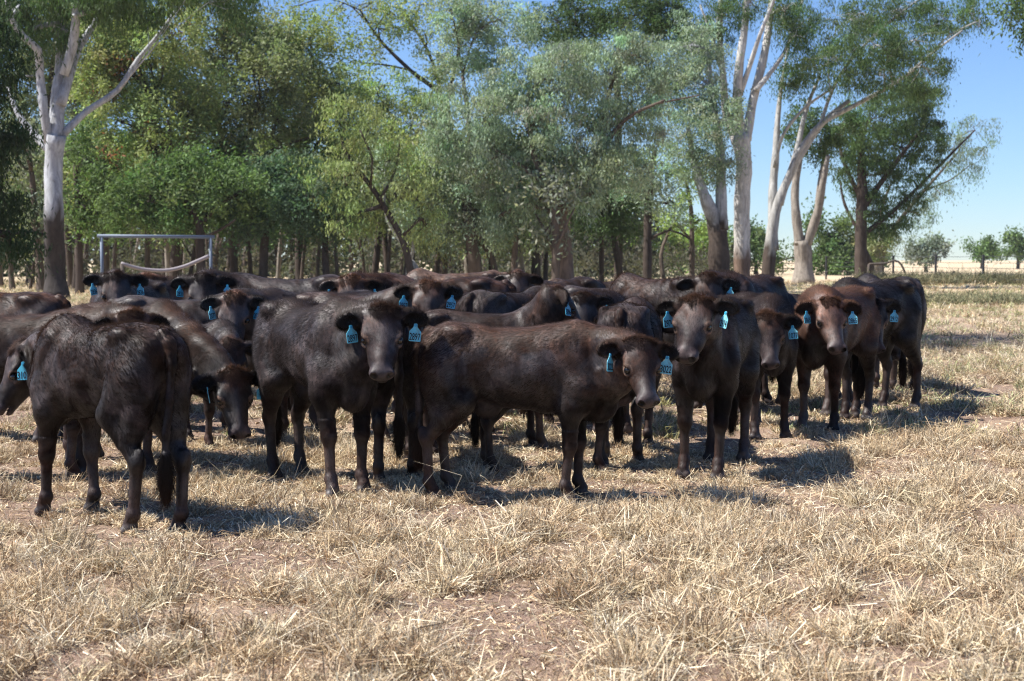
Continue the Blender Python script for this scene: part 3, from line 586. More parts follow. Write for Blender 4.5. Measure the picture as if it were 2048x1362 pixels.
def cow_mesh(seed, head, yaw, pitch, roll=0.0, feet=None, h=.012, fat=1.0, tone=.5, grey=0.0, red=.5, hairn=9000, tailsw=0.0, col=None):
    """head: poll position, yaw (relative to the body), pitch (nose down) in body space. Returns body mesh, hair mesh, anchors"""
    rg = np.random.default_rng(seed)
    P0 = np.array(head, float)
    F_ = np.array([math.cos(yaw), math.sin(yaw), 0]); Lf = np.array([-math.sin(yaw), math.cos(yaw), 0]); Z_ = np.array([0, 0, 1.0])
    # roll about the forward axis
    L2 = Lf * math.cos(roll) + Z_ * math.sin(roll); Z2 = Z_ * math.cos(roll) - Lf * math.sin(roll)
    xh = F_ * math.cos(pitch) - Z2 * math.sin(pitch); zh = F_ * math.sin(pitch) + Z2 * math.cos(pitch); yh = L2
    MH = np.stack([xh, yh, zh], 1)
    hp = lambda x, y, z: P0 + MH @ np.array([x, y, z])
    ears = []
    for sg in (1, -1):
        ed = unit(L2 * sg - F_ * .08 - Z2 * (.14 + .26 * rg.random()) )
        ef = unit(F_ * 1.0 + L2 * sg * .10 - Z2 * .18); ef = unit(ef - ed * (ef @ ed)); eu = np.cross(ef, ed) ; eu = eu if eu @ Z2 > 0 else -eu
        eb = hp(.012, sg * .088, -.045)
        ears.append((eb, ed, ef, eu))
    allp = np.array([hp(.5, 0, -.1), hp(.5, .1, -.2), hp(.5, -.1, -.2), hp(-.1, 0, .05)] + [e[0] + e[1] * .27 for e in ears])
    lo = np.minimum([-.92, -.40, -.01], allp.min(0) - .06); hi = np.maximum([.85, .40, 1.36], allp.max(0) + .06)
    lo[2] = -.01
    f = Field(lo, hi, h); f.sx = .92
    # trunk: lofted cross-sections
    t, X, Y, Z = f.sl((-.8, -.42, .40), (.8, .42, 1.36))
    X = X / f.sx; v1, v2, v3 = rg.uniform(-1, 1, 3); fat = fat * (.89 + .06 * v1)
    top = np.interp(X, PX, PTOP) + .014 * v2 * np.cos(X * 3.2) + .010 * v3 * np.sin(X * 6); bot = np.interp(X, PX, PBOT) - (fat - 1) * .30; wid = np.interp(X, PX, PWID) * fat
    zc = (top * .52 + bot * .48); zz = Z - zc
    hh = np.where(zz > 0, top - zc, zc - bot); q = np.abs(Y) / wid; r_ = np.abs(zz) / hh
    d = ((q ** 2.15 + r_ ** 2.15) ** (1 / 2.15) - 1) * np.minimum(wid, hh) * .9
    endd = np.maximum(np.abs(X) - .755, 0) * 1.0
    f.put(t, d + endd, .02)
    for sg in (1, -1):
        f.ell((-.47, sg * .158, 1.175), (.075, .042, .038), .06)          # hook bone
        f.ell((-.69, sg * .075, 1.075), (.05, .04, .05), .08)           # pin bone
        f.ell((.40, sg * .140, .90), (.130, .065, .26), .07)              # shoulder blade
        f.ell((.50, sg * .125, .76), (.10, .07, .12), .06)                # point of shoulder
        f.ell((-.57, sg * .118, .90), (.175, .085, .26), .10)             # thigh
    f.ell((.59, 0, .67), (.12, .075, .11), .08)                          # brisket
    f.ell((-.26, 0, .63), (.09, .04, .07), .06)                          # navel fold
    # legs
    fj = feet if feet is not None else [(rg.uniform(-.07, .09), rg.uniform(-.02, .03)) for _ in range(4)]
    ff = []
    for i, (sg, front) in enumerate(((1, 1), (-1, 1), (1, 0), (-1, 0))):
        dx, dy = fj[i]
        if front:
            sh = (.44, sg * .125, .80); el = (.40 + dx * .2, sg * .135 + dy * .2, .66); kn = (.425 + dx * .65, sg * .125 + dy * .6, .395)
            fe = (.415 + dx, sg * .120 + dy, .125); ho = (.45 + dx, sg * .122 + dy, .035)
            f.cone(sh, el, .11, .084, .06); f.cone(el, kn, .080, .046, .05)
            f.ell(kn, (.048, .044, .058), .025)
            f.cone(kn, fe, .036, .031, .03); f.ell(fe, (.040, .038, .040), .02)
        else:
            hp_ = (-.54, sg * .115, .92); st = (-.43 + dx * .25, sg * .145 + dy * .3, .70); hk = (-.665 + dx * .75, sg * .122 + dy * .7, .43)
            fe = (-.640 + dx, sg * .120 + dy, .13); ho = (-.60 + dx, sg * .120 + dy, .035)
            f.cone(hp_, st, .13, .105, .07); f.cone((-.60, sg * .105, .80), (-.60 + dx * .4, sg * .118 + dy * .4, .62), .10, .072, .06)
            f.cone(st, hk, .090, .044, .05); f.ell((hk[0] - .030, hk[1], hk[2] + .035), (.038, .026, .055), .02); f.ell(hk, (.046, .036, .055), .025)
            f.cone(hk, fe, .038, .032, .03); f.ell(fe, (.040, .038, .041), .02)
        f.cone(fe, (ho[0], ho[1], .07), .036, .040, .02)
        f.cone((ho[0] - .02, ho[1], .055), (ho[0] + .01, ho[1] + .022, .03), .034, .034, .012)
        f.cone((ho[0] - .02, ho[1], .055), (ho[0] + .01, ho[1] - .022, .03), .034, .034, .012)
        ff.append(ho)
    # tail
    tsw = tailsw
    tp = [(-.70, 0, 1.17), (-.765, 0, 1.12), (-.80, tsw * .2, 1.0), (-.795, tsw * .5, .80), (-.785, tsw * .9, .60), (-.785, tsw, .45)]
    tr_ = [.04, .036, .032, .027, .024, .03]
    for a, b, ra, rb in zip(tp, tp[1:], tr_, tr_[1:]): f.cone(a, b, ra, rb, .02)
    f.ell((-.785, tsw, .36), (.036, .036, .11), .03)
    # neck
    f.sx = 1.0
    thr = hp(.06, 0, -.19); pol = hp(-.035, 0, -.10)
    w0 = np.array([.36, 0, 1.10]); c0 = np.array([.51, 0, .82])
    def bez(a, b, c, n):
        return [(1 - t) ** 2 * a + 2 * t * (1 - t) * b + t * t * c for t in np.linspace(0, 1, n)]
    up = bez(w0, w0 * .45 + pol * .55 + np.array([.05, 0, -.015 if P0[2] > 1.0 else .06]), pol, 6); dn = bez(c0, c0 * .5 + thr * .5 + np.array([.03, 0, -.04]), thr, 6)
    ru = np.linspace(.125, .066, 6); rd = np.linspace(.130, .080, 6)
    for i in range(5):
        f.cone(up[i], up[i + 1], ru[i], ru[i + 1], .07); f.cone(dn[i], dn[i + 1], rd[i], rd[i + 1], .07)
        f.cone((up[i] + dn[i]) / 2, (up[i + 1] + dn[i + 1]) / 2, .128 - .009 * i, .120 - .009 * i, .06)
    for i in range(1, 5): f.cone(dn[i] - np.array([0, 0, rd[i] * .75]), dn[i - 1] - np.array([0, 0, rd[i - 1] * .8]), .028, .04, .05)   # dewlap
    for i in range(4):
        t_ = .25 + .2 * i; a_ = up[min(int(t_ * 5), 5)]; b_ = dn[min(int(t_ * 5), 5)]
        for sg in (1, -1):
            sd_ = np.cross(b_ - a_, dn[-1] - dn[0]); sd_ = sd_ / max(np.linalg.norm(sd_), 1e-6) * sg * .135
            m_ = a_ * .35 + b_ * .65; f.cone(m_ + sd_ * .93, b_ + sd_ * .62 + (b_ - a_) * .1, .018, .022, .03)
    # head
    f.ell(hp(.075, 0, -.085), (.125, .110, .108), .04, MH)
    f.ell(hp(.12, 0, -.052), (.13, .124, .050), .035, MH)
    f.ell(hp(.015, 0, -.028), (.05, .085, .035), .04, MH)                    # poll knob
    f.cone(hp(.12, .03, -.115), hp(.37, .018, -.098), .084, .050, .03); f.cone(hp(.12, -.03, -.115), hp(.37, -.018, -.098), .084, .050, .03)
    f.cone(hp(.16, 0, -.05), hp(.38, 0, -.068), .045, .034, .035)         # nose bridge
    for sg in (1, -1):
        f.ell(hp(.11, sg * .055, -.180), (.10, .045, .082), .04, MH)     # cheek
        f.ell(hp(.160, sg * .106, -.046), (.042, .022, .022), .02, MH)   # brow
        f.ell(hp(.18, sg * .106, -.098), (.044, .020, .018), .02, MH)     # lower lid
        f.ell(hp(.24, sg * .058, -.12), (.08, .018, .02), .03, MH)        # cheek ridge
    f.cone(hp(.12, 0, -.20), hp(.36, 0, -.155), .055, .036, .035)          # jaw
    f.ell(hp(.412, 0, -.098), (.050, .082, .058), .022, MH)
    for sg in (1, -1): f.ell(hp(.432, sg * .050, -.080), (.032, .030, .028), .012, MH)                # muzzle
    f.ell(hp(.395, 0, -.158), (.042, .045, .028), .012, MH)               # chin
    f.ell(hp(.425, 0, -.140), (.06, .09, .007), .010, MH, sub=True)       # mouth line
    for sg in (1, -1):
        f.ell(hp(.456, sg * .052, -.080), (.022, .017, .022), .006, MH, sub=True)
        f.ell(hp(.190, sg * .118, -.066), (.025, .020, .017), .008, MH, sub=True)   # eye socket
    for (eb, ed, ef, eu), sg in zip(ears, (1, -1)):
        ME = np.stack([ef, ed, eu], 1)
        f.cone(eb, eb + ed * .07, .036, .034, .03)
        f.ell(eb + ed * .115, (.022, .090, .056), .025, ME)
        f.ell(eb + ed * .120 + ef * .025, (.020, .066, .039), .012, ME, sub=True)
    # muscle and wrinkle relief
    X, Y, Z = f.ax[0][:, None, None], f.ax[1][None, :, None], f.ax[2][None, None, :]
    ph = rg.uniform(0, 6, 8)
    f.D += (.0065 * np.sin(X * 11 + ph[0] + 2 * np.sin(Z * 5 + ph[1])) * np.sin(Z * 9 + ph[2] + Y * 3) + .003 * np.sin(X * 27 + 3 * np.sin(Z * 8 + ph[3])) * np.sin(Z * 15 + ph[4])).astype(np.float32) * (Z > .5)
    V, Q = surface_nets(f.D, f.lo, h)
    # colours: brown-black coat, rusty poll, brown shanks, grey muzzle
    n = len(V); x, y, z = V[:, 0], V[:, 1], V[:, 2]
    q = (V - P0) @ MH
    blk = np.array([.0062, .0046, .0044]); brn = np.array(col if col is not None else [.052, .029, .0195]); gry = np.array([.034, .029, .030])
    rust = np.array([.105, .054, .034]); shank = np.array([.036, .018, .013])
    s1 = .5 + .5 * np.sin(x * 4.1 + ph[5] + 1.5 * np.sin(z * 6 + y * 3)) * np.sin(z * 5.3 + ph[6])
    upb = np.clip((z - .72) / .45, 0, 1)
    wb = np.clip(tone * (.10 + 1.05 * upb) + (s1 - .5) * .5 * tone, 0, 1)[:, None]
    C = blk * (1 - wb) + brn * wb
    C = C * (1 - grey * .75) + gry * grey * .75
    s2 = np.sin(x * 7.3 + ph[0] + 1.9 * np.sin(z * 9.1 + ph[1])) * np.sin(z * 8.2 + ph[2] + 1.6 * np.sin(x * 6.4 + y * 9)) + .45 * np.sin(x * 23 + 3 * np.sin(z * 17)) * np.sin(z * 21 + 2 * np.sin(x * 19))
    sl = (np.clip((s2 - .25) / .5, 0, 1) * np.clip((z - .55) / .12, 0, 1) * np.clip((1.22 - z) / .12, 0, 1) * .75)[:, None]; C = C * (1 - sl) + np.array([.046, .040, .043]) * sl  # grey-lilac patches: sheen of the coat painted into its colour
    dk = (np.clip((-s2 - .35) / .5, 0, 1) * .35)[:, None]; C = C * (1 - dk)
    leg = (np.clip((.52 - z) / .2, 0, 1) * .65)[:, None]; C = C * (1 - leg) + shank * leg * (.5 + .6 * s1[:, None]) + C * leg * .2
    dp = np.linalg.norm(q - np.array([.03, 0, .0]), axis=1); wp = (np.clip(1.25 - dp / .12, 0, 1) * red)[:, None]; C = C * (1 - wp) + rust * wp
    inhead = (q[:, 0] > .02) & (q[:, 0] < .5) & (np.abs(q[:, 1]) < .13) & (q[:, 2] > -.25) & (q[:, 2] < .07)
    fc = (inhead * np.clip(q[:, 0] / .25, 0, 1) * np.clip(1 - np.abs(q[:, 1]) / .09, .1, 1) * .8)[:, None]; C = C * (1 - fc) + gry * (1.2 + 1.5 * grey) * fc  # grey face, with lit bridge and darker sides painted into the colour
    mz = (inhead & (q[:, 0] > .375)); mzw = np.clip((q[:, 0] - .365) / .03, 0, 1)[:, None] * mz[:, None]
    C = C * (1 - mzw) + np.array([.050, .042, .045]) * mzw
    for sg in (1, -1):
        nd_ = np.linalg.norm(q - np.array([.456, sg * .052, -.082]), axis=1); C[nd_ < .026] = (.004, .003, .003)
        ed_ = np.linalg.norm(q - np.array([.190, sg * .112, -.066]), axis=1); C[ed_ < .030] = (.012, .009, .008)
        lid = (ed_ >= .030) & (ed_ < .046); C[lid] = C[lid] * .25 + np.array([.13, .095, .075]) * .75
    hoof = np.clip((.075 - z) / .015, 0, 1)[:, None]; C = C * (1 - hoof) + np.array([.045, .04, .04]) * hoof
    earw = np.zeros(n)
    for (eb, ed, ef, eu) in ears:
        r = V - eb; a = r @ ed; inear = (a > .03) & (a < .26) & (np.abs(r @ ef) < .06) & (np.abs(r @ eu) < .085)
        earw[inear] = 1
        inner = inear & (r @ ef > .002) & (np.abs(r @ eu) < .04) & (a > .06) & (a < .22)
        C[inner] *= .35
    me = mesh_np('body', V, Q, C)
    # hair: short tapering strands laid along the coat
    N = np.zeros(n * 3, np.float32); me.vertex_normals.foreach_get('vector', N); N = N.reshape(-1, 3)
    fi = rg.integers(0, len(Q), hairn * 5); ln = np.full(n, .024)
    ln += .012 * upb * (q[:, 0] < -.1)
    ln[z < .50] = .013; ln[z < .09] = 0
    nearpoll = (np.linalg.norm((q - np.array([.0, 0, .0])) * np.array([1.25, .85, 1]), axis=1) < .088 + .02 * np.sin(q[:, 1] * 60 + ph[2])); ln[nearpoll] = .036; ln[dp >= .13] *= 1
    ln[inhead & ~nearpoll] = .014; ln[mz] = 0
    ln[earw > 0] = .022
    tl = (x < -.69) & (z < .50) & (z > .2) & (np.abs(y - tsw) < .05); ln[tl] = .09
    dens = np.where(ln > .03, 1.0, .62); dens[nearpoll] = 5; dens[earw > 0] = 4.5; dens[ln == 0] = 0; dens[tl] = 3
    vi = Q[fi, 0]; keep = rg.random(len(fi)) < dens[vi] / 5
    # fill up to the wanted number
    fi = fi[keep]; vi = vi[keep]
    u1, u2 = rg.random((2, len(fi), 1))
    A = V[Q[fi, 0]] * (1 - u1) + V[Q[fi, 1]] * u1; B = V[Q[fi, 3]] * (1 - u1) + V[Q[fi, 2]] * u1
    root = A * (1 - u2) + B * u2; nn = N[vi]; m = len(fi)
    flow = np.tile(np.array([-.9, 0, -.55]), (m, 1))
    hd = (q[vi][:, 0] > -.15) & (np.abs(q[vi][:, 1]) < .3) & (np.abs(q[vi][:, 2]) < .3); flow[hd] = -xh * .3 + Z_ * .2
    flow[z[vi] < .62] = (0, 0, -1)
    qp = q[vi]; npv = nearpoll[vi]; fl = xh * .9 + yh * np.sin(qp[:, 1:2] * 55 + ph[3]) * .7 + zh * .15; flow[npv] = fl[npv]
    flow = flow - nn * (flow * nn).sum(1, keepdims=True)
    ra = rg.normal(0, 1, (m, 3))
    wild = np.where(nearpoll[vi], .48, .18)[:, None]; lift = np.where(nearpoll[vi], .42, np.where(earw[vi] > 0, .4, .27))[:, None]
    dr = flow + nn * lift + ra * wild * np.array([1, 1, .8]); dr /= np.linalg.norm(dr, axis=1, keepdims=True)
    L = (ln[vi] * rg.uniform(.6, 1.35, m))[:, None]
    side = np.cross(dr, nn + ra * .3); side /= np.maximum(np.linalg.norm(side, axis=1, keepdims=True), 1e-6)
    wdt = np.where(nearpoll[vi][:, None], .0021, .0016) * (1.0 if hairn > 15000 else 1.5)
    root = root - nn * .002; tip = root + dr * L
    HV = np.stack([root - side * wdt, root + side * wdt, tip + side * .0003, tip - side * .0003], 1).reshape(-1, 3)
    HQ = np.arange(m * 4).reshape(-1, 4)
    HC = np.repeat(C[vi] * rg.uniform(.65, 1.55, (m, 1)) * np.where(nearpoll[vi], 1.15, 1.0)[:, None], 4, 0)
    HN = np.repeat(nn + dr * .25, 4, 0); HN /= np.linalg.norm(HN, axis=1, keepdims=True)
    hm = mesh_np('hair', HV, HQ, HC, True, HN)
    anc = dict(ears=ears, eye=[hp(.190, .104, -.068), hp(.190, -.104, -.068)], MH=MH, hp=hp, F=F_, Z=Z2)
    return me, hm, anc

def tag_plate():
    o = [(-.008, .0), (-.013, .006), (-.013, .018), (-.018, .030), (-.041, .055), (-.044, .062), (-.044, .124), (-.039, .130),
         (.039, .130), (.044, .124), (.044, .062), (.041, .055), (.018, .030), (.013, .018), (.013, .006), (.008, .0)]
    n = len(o); v = [(y, x, -z) for y in (-.0016, .0016) for x, z in o]
    f = [tuple(range(n))[::-1], tuple(range(n, 2 * n))] + [(i, (i + 1) % n, n + (i + 1) % n, n + i) for i in range(n)]
    me = bpy.data.meshes.new('ear_tag'); me.from_pydata(v, [], f); me.update(); me.materials.append(M_TAG); return me
TAG_ME = tag_plate()
_num = {}
def num_mesh(txt):
    if txt in _num: return _num[txt]
    cu = bpy.data.curves.new('number', 'FONT'); cu.body = txt; cu.size = .056; cu.align_x = 'CENTER'; cu.offset = .0008; cu.extrude = .0004
    ob = bpy.data.objects.new('number', cu); COL.objects.link(ob)
    bpy.context.view_layer.update()
    me = bpy.data.meshes.new_from_object(ob.evaluated_get(bpy.context.evaluated_depsgraph_get()))
    bpy.data.objects.remove(ob)
    xs = [v.co.x for v in me.vertices]; wdt = max(xs) - min(xs); k = min(.080 / wdt, 1.15) if len(txt) > 2 else .7
    for v in me.vertices:
        x, y, z = v.co; v.co = (.0030 + z, (x * k), y * 1.28 - .120)
    me.materials.append(M_INK); _num[txt] = me; return me
def disc(name, r, t, mat):
    b = MB(); b.tube([(-t, 0, 0), (t, 0, 0)], r, 12); o = b.build(name, mat, None, False); me = o.data; bpy.data.objects.remove(o); return me
BTN_ME = disc('button', .011, .004, M_BTN)
def eye_mesh():
    import bmesh
    b = bmesh.new(); bmesh.ops.create_uvsphere(b, u_segments=12, v_segments=8, radius=.0235)
    me = bpy.data.meshes.new('eye'); b.to_mesh(me); b.free()
    me.polygons.foreach_set('use_smooth', [True] * len(me.polygons)); me.materials.append(M_EYE); return me
EYE_ME = eye_mesh()
COWS = []
def cow(label, u, d, hdg, H=1.25, head=None, yaw=None, pitch=58, roll=0, tags=(None, None), tagyaw=(40, -26), z0=0.0, **kw):
    """u: photo column of the mid-body at depth d; hdg: world direction it stands in (deg, 0 = right, -90 = to the camera);
    head: (u, v, depth) of the poll; yaw: world direction of the face; tags: numbers on the ear at photo left, photo right"""
    s = H / 1.25; hd = R(hdg); loc = Vector((ux(u, d), d, z0))
    root = empty('cow', loc, hd); root.scale = (s, s, s)
    tag(root, label, 'cow', 'young cattle of the herd')
    if head is None: hl = np.array([.92, 0, 1.18])
    else:
        p = at(*head) - loc; c_, s_ = math.cos(-hd), math.sin(-hd)
        hl = np.array([p.x * c_ - p.y * s_, p.x * s_ + p.y * c_, p.z]) / s
    yw = 0.0 if yaw is None else R(yaw) - hd
    seed = len(COWS) * 13 + 5
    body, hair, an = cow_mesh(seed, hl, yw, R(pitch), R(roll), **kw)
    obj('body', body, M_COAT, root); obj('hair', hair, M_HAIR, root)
    for e in an['eye']:
        o = obj('eye', EYE_ME, M_EYE, root); o.location = e
    # the ear with sign +1 is the animal's left; which one is at photo left depends on where the face points
    wy = R(yaw) if yaw is not None else hd
    leftdir = -math.sin(wy)            # world x of the animal's left
    order = (1, 0) if leftdir > 0 else (0, 1)
    for side, (num, ty) in enumerate(zip(tags, tagyaw)):
        if num is None: continue
        eb, ed, ef, eu = an['ears'][order[side]]
        o = obj('ear_tag', TAG_ME, M_TAG, root)
        fx = Matrix.Rotation(R(ty + 14 * math.sin(seed * 2.3 + side * 4)), 3, 'Z') @ Vector(ef); fx.z = 0.10 + .08 * math.sin(seed * 3 + side); fx.normalize()
        zz = Vector((.10 * math.sin(seed + side * 2), .16 * math.sin(seed * 1.7 + side), 1)).normalized(); yy = zz.cross(fx).normalized(); zz = fx.cross(yy)
        M = Matrix((fx, yy, zz)).transposed().to_4x4()
        M.translation = Vector(eb + ed * .125 + ef * .022 - eu * .020) + fx * .010
        o.matrix_local = M @ Matrix.Diagonal((1, .90 / s, .90 / s, 1))
        b = obj('button', BTN_ME, M_BTN, o); b.location = (.002, 0, -.012)
        if num: obj('number', num_mesh(num), M_INK, o)
    COWS.append(root)
    return root
# ------------------------------------------------------------------ the herd
N1, N2, N3 = dict(h=.0085, hairn=70000), dict(h=.010, hairn=36000), dict(h=.013, hairn=20000)
cow('dark calf seen from behind at the left front, tail hanging, tag 3101', 202, 8.62, 138, 1.25, (38, 690, 9.25), 200, 60, tags=(None, '3101'), tagyaw=(0, 60), tone=.45, grey=.12, feet=[(.06, .02), (-.08, 0), (.07, .02), (-.12, .05)], tailsw=.05, **N1)
cow('glossy dark calf facing the camera with tags 2897 on both ears', 634, 9.95, -58, 1.33, (765, 618, 9.25), -86, 50, tags=('2897', '2897'), tone=.35, grey=.3, red=.25, feet=[(.02, .0), (.08, .0), (.0, .0), (.10, .0)], **N1)
cow('brown black calf standing side on at the front centre with tags 3022', 1043, 9.45, -8, 1.20, (1280, 682, 9.1), -80, 50, tags=('3022', '3022'), tone=.9, grey=.1, red=.35, col=(.056, .031, .021), feet=[(.0, .01), (-.07, 0), (.03, .03), (-.05, .0)], fat=1.06, **N1)
cow('dark calf turning its face left with tags 2974, right of the front centre one', 1432, 10.7, -108, 1.33, (1392, 597, 9.95), -114, 47, tags=('2974', '2974'), tone=.4, grey=.15, red=.5, feet=[(.05, -.02), (-.04, -.03), (.0, .0), (.05, .0)], **N1)
cow('chestnut brown calf facing the camera with tags 2865, right side of the herd', 1672, 13.6, -122, 1.36, (1660, 600, 12.9), -84, 52, tags=('2865', '2865'), tone=1.6, grey=.0, red=.6, col=(.105, .054, .035), **N1)
cow('black animal at the right end of the herd, rump to the right', 1738, 14.75, -135, 1.40, (1746, 602, 14.0), -84, 64, tags=(None, '2912'), tone=.1, grey=.02, red=.1, feet=[(.0, 0), (.1, 0), (-.12, 0), (.08, 0)], tailsw=-.05, **N2)
cow('dark calf with a narrow face between the tag 2974 calf and the chestnut one', 1518, 13.0, -86, 1.30, (1536, 630, 12.15), -92, 54, tags=(None, '1077'), tone=.35, grey=.2, red=.8, **N1)
cow('curly backed dark animal whose face shows just above the tag 2974 calf', 1492, 15.2, -120, 1.46, (1418, 553, 14.5), -92, 60, tags=(None, '3018'), tone=.45, grey=.1, red=.3, **N2)
cow('shaded black back between the narrow faced calf and the chestnut one', 1625, 15.9, 12, 1.27, (1775, 640, 16.0), 10, 60, tone=.1, **N3)
cow('black back rising just behind the animal at the right end', 1765, 17.3, 100, 1.42, (1750, 620, 18.1), 100, 70, tone=.1, **N3)
cow('dark rounded rump between the tag 3022 face and the tag 2974 calf', 1262, 11.7, 78, 1.27, (1292, 640, 12.5), 75, 60, tone=.35, grey=.2, **N2)
cow('large curly dark hump to the left of the head above the tag 2974 calf', 1312, 15.6, 130, 1.44, (1258, 600, 16.2), 130, 60, tone=.45, **N2)
cow('grey black rump behind the back of the front centre calf', 1028, 13.6, 55, 1.34, (1075, 610, 14.3), 50, 60, tone=.25, grey=.45, **N2)
cow('dark calf with pale neck looking away to the right, tag 3096', 975, 11.9, 6, 1.20, (1120, 578, 11.7), 18, 48, tags=(None, '3096'), tagyaw=(0, -62), tone=.5, grey=.35, red=.9, **N1)
cow('black curly headed calf facing the camera just right of the tag 3096 head', 1195, 13.5, -75, 1.30, (1166, 592, 12.7), -84, 62, tags=(None, '3056'), tone=.3, grey=.1, red=.2, **N2)
cow('distant dark head with one tag, right of the long brown back', 1100, 17.9, -150, 1.40, (1035, 548, 17.2), -95, 60, tags=('2886', None), tone=.4, grey=.3, red=.5, **N3)
cow('brown animal with a woolly head and long brown back, behind the tag 2897 calf', 866, 14.7, 175, 1.45, (703, 557, 14.2), -90, 62, tags=('2612', '2612'), col=(.045, .025, .018), tone=1.0, grey=.1, red=1.0, **N2)
cow('curly faced calf with tags 2957 left of the grey black rump', 712, 12.75, -30, 1.33, (856, 568, 12.3), -86, 60, tags=('2957', '2957'), tone=.5, grey=.2, red=1.0, **N2)
cow('long grey animal side on in the back row, right of the pipe frame', 560, 15.1, 175, 1.46, (406, 553, 14.6), -80, 60, tags=('2831', '2831'), tone=.3, grey=.8, red=.1, **N2)
cow('grey calf with rusty forehead and tags 2077 behind the tag 2897 rump', 632, 13.1, -142, 1.33, (468, 592, 12.4), -86, 66, tags=('2077', '2077'), tone=.3, grey=.8, red=.9, **N2)
cow('grey faced calf with tags 2836 right under the left upright of the pipe frame', 256, 14.8, -95, 1.40, (232, 549, 14.0), -74, 60, tags=('2836', '2836'), tone=.35, grey=.75, red=.3, **N2)
cow('brown curly headed animal half hidden right of the tag 2836 face', 330, 16.6, -45, 1.36, (293, 552, 16.0), -60, 60, tone=.9, grey=.2, red=1.0, **N3)
cow('smooth grey back between the tag 2836 face and the tag 2077 calf', 372, 13.3, 8, 1.29, (470, 650, 13.4), 5, 66, tone=.3, grey=.75, **N3)
cow('big brown animal lowering its head to graze beside the tag 2897 calf', 262, 10.95, -38, 1.28, (468, 745, 10.2), -62, 62, tags=('', '3'), tagyaw=(60, 10), tone=1.0, col=(.046, .026, .018), grey=.0, red=.9, **N1)
cow('brown back cut off by the left edge of the photo', -30, 12.6, 172, 1.34, None, None, 60, tone=.9, **N3)
cow('brown calf whose curly poll shows above the back of the tag 3101 calf', 48, 10.35, 4, 1.25, (265, 630, 10.0), -62, 66, tags=(None, ''), tagyaw=(0, -30), tone=.8, grey=.1, red=.8, **N1)
cow('small grey calf with a woolly poll between the grazing head and the tag 2897 rump', 405, 12.15, -50, 1.10, (464, 686, 11.55), -66, 70, tone=.3, grey=.7, red=.6, **N2)
cow('shaded black animal between the tag 2897 head and the front centre calf', 792, 10.75, 96, 1.24, (800, 650, 11.6), 90, 60, tone=.15, grey=.2, **N2)
cow('black calf hidden behind the front centre calf, only its legs showing below', 1118, 10.75, 3, 1.10, (1215, 715, 10.75), 0, 70, tone=.15, **N3)
cow('low dark back farthest right of centre in the back row', 1175, 19.0, 178, 1.35, (1090, 600, 19.0), 178, 70, tone=.5, **N3)
cow('grey low back in front of the farthest dark one', 1225, 17.2, 2, 1.31, (1330, 600, 17.2), 0, 70, tone=.3, grey=.5, **N3)
cow('tan brown back at the very rear above the woolly headed animal', 905, 20.5, 178, 1.47, (800, 580, 20.5), 178, 70, tone=1.6, col=(.09, .06, .045), **N3)
# ------------------------------------------------------------------ dry grass
def m_grass():
    m, nt, b = newmat('dry_grass')
    nt.links.new(tint_attr(nt), b.inputs['Base Color']); b.inputs['Roughness'].default_value = .6; b.inputs['Specular IOR Level'].default_value = .25
    tr = nt.nodes.new('ShaderNodeBsdfTranslucent'); nt.links.new(tint_attr(nt), tr.inputs[0])
    mx = nt.nodes.new('ShaderNodeMixShader'); mx.inputs[0].default_value = .12
    nt.links.new(b.outputs[0], mx.inputs[1]); nt.links.new(tr.outputs[0], mx.inputs[2])
    nt.links.new(mx.outputs[0], nt.nodes['Material Output'].inputs[0]); return m
M_GRASS = m_grass()
PAL = np.array([[.74, .60, .39], [.66, .49, .29], [.88, .77, .56], [.36, .23, .13], [.46, .39, .24], [.82, .73, .56], [.20, .135, .085], [.66, .50, .31], [.30, .20, .12]])
def blades(root, dirn, L, W, bend, col, rg):
    """curved tapering blades: 3 rings of two points"""
    m = len(root); t = rg.normal(0, 1, (m, 3)); side = np.cross(dirn, t); side /= np.maximum(np.linalg.norm(side, axis=1, keepdims=True), 1e-6)
    L = L[:, None]; W = W[:, None]
    kk = rg.normal(0, .20, (m, 3)); mid = root + dirn * L * .55 + bend * L * .10 + kk * L; tip = root + dirn * L * .85 + bend * L * .45 - kk * L * .4 + rg.normal(0, .16, (m, 3)) * L
    V = np.stack([root - side * W, root + side * W, mid - side * W * .8, mid + side * W * .8, tip - side * W * .15, tip + side * W * .15], 1).reshape(-1, 3)
    b = (np.arange(m) * 6)[:, None]
    Q = np.concatenate([b + [0, 1, 3, 2], b + [2, 3, 5, 4]])
    C = np.repeat(col, 6, 0)
    return V, Q, C
def patch(x, y):
    return np.sin(x * 1.7 + 2 * np.sin(y * .9)) * np.sin(y * 1.3 + 1.5 * np.sin(x * .8)) + .5 * np.sin(x * 4.1 + y * 2.2) * np.sin(y * 3.7 - x)
def frustum_pts(n, d0, d1, rg, pw=1.0):
    d = np.sqrt(rg.uniform(d0 ** 2, d1 ** 2, n)) if pw == 1 else (rg.uniform(d0 ** pw, d1 ** pw, n)) ** (1 / pw)
    x = rg.uniform(-.42, .42, n) * d + rg.uniform(-2.2, 2.2, n)
    return x, d
def trod(x, y):
    """trampled ground under and around the animals"""
    k = np.zeros(len(x), bool)
    for r in COWS:
        c_, s_ = math.cos(r.rotation_euler.z), math.sin(r.rotation_euler.z); dx, dy = x - r.location.x, y - r.location.y
        a, b = dx * c_ + dy * s_, -dx * s_ + dy * c_
        k |= (a > -1.1) & (a < .95) & (np.abs(b) < .5)
    return k
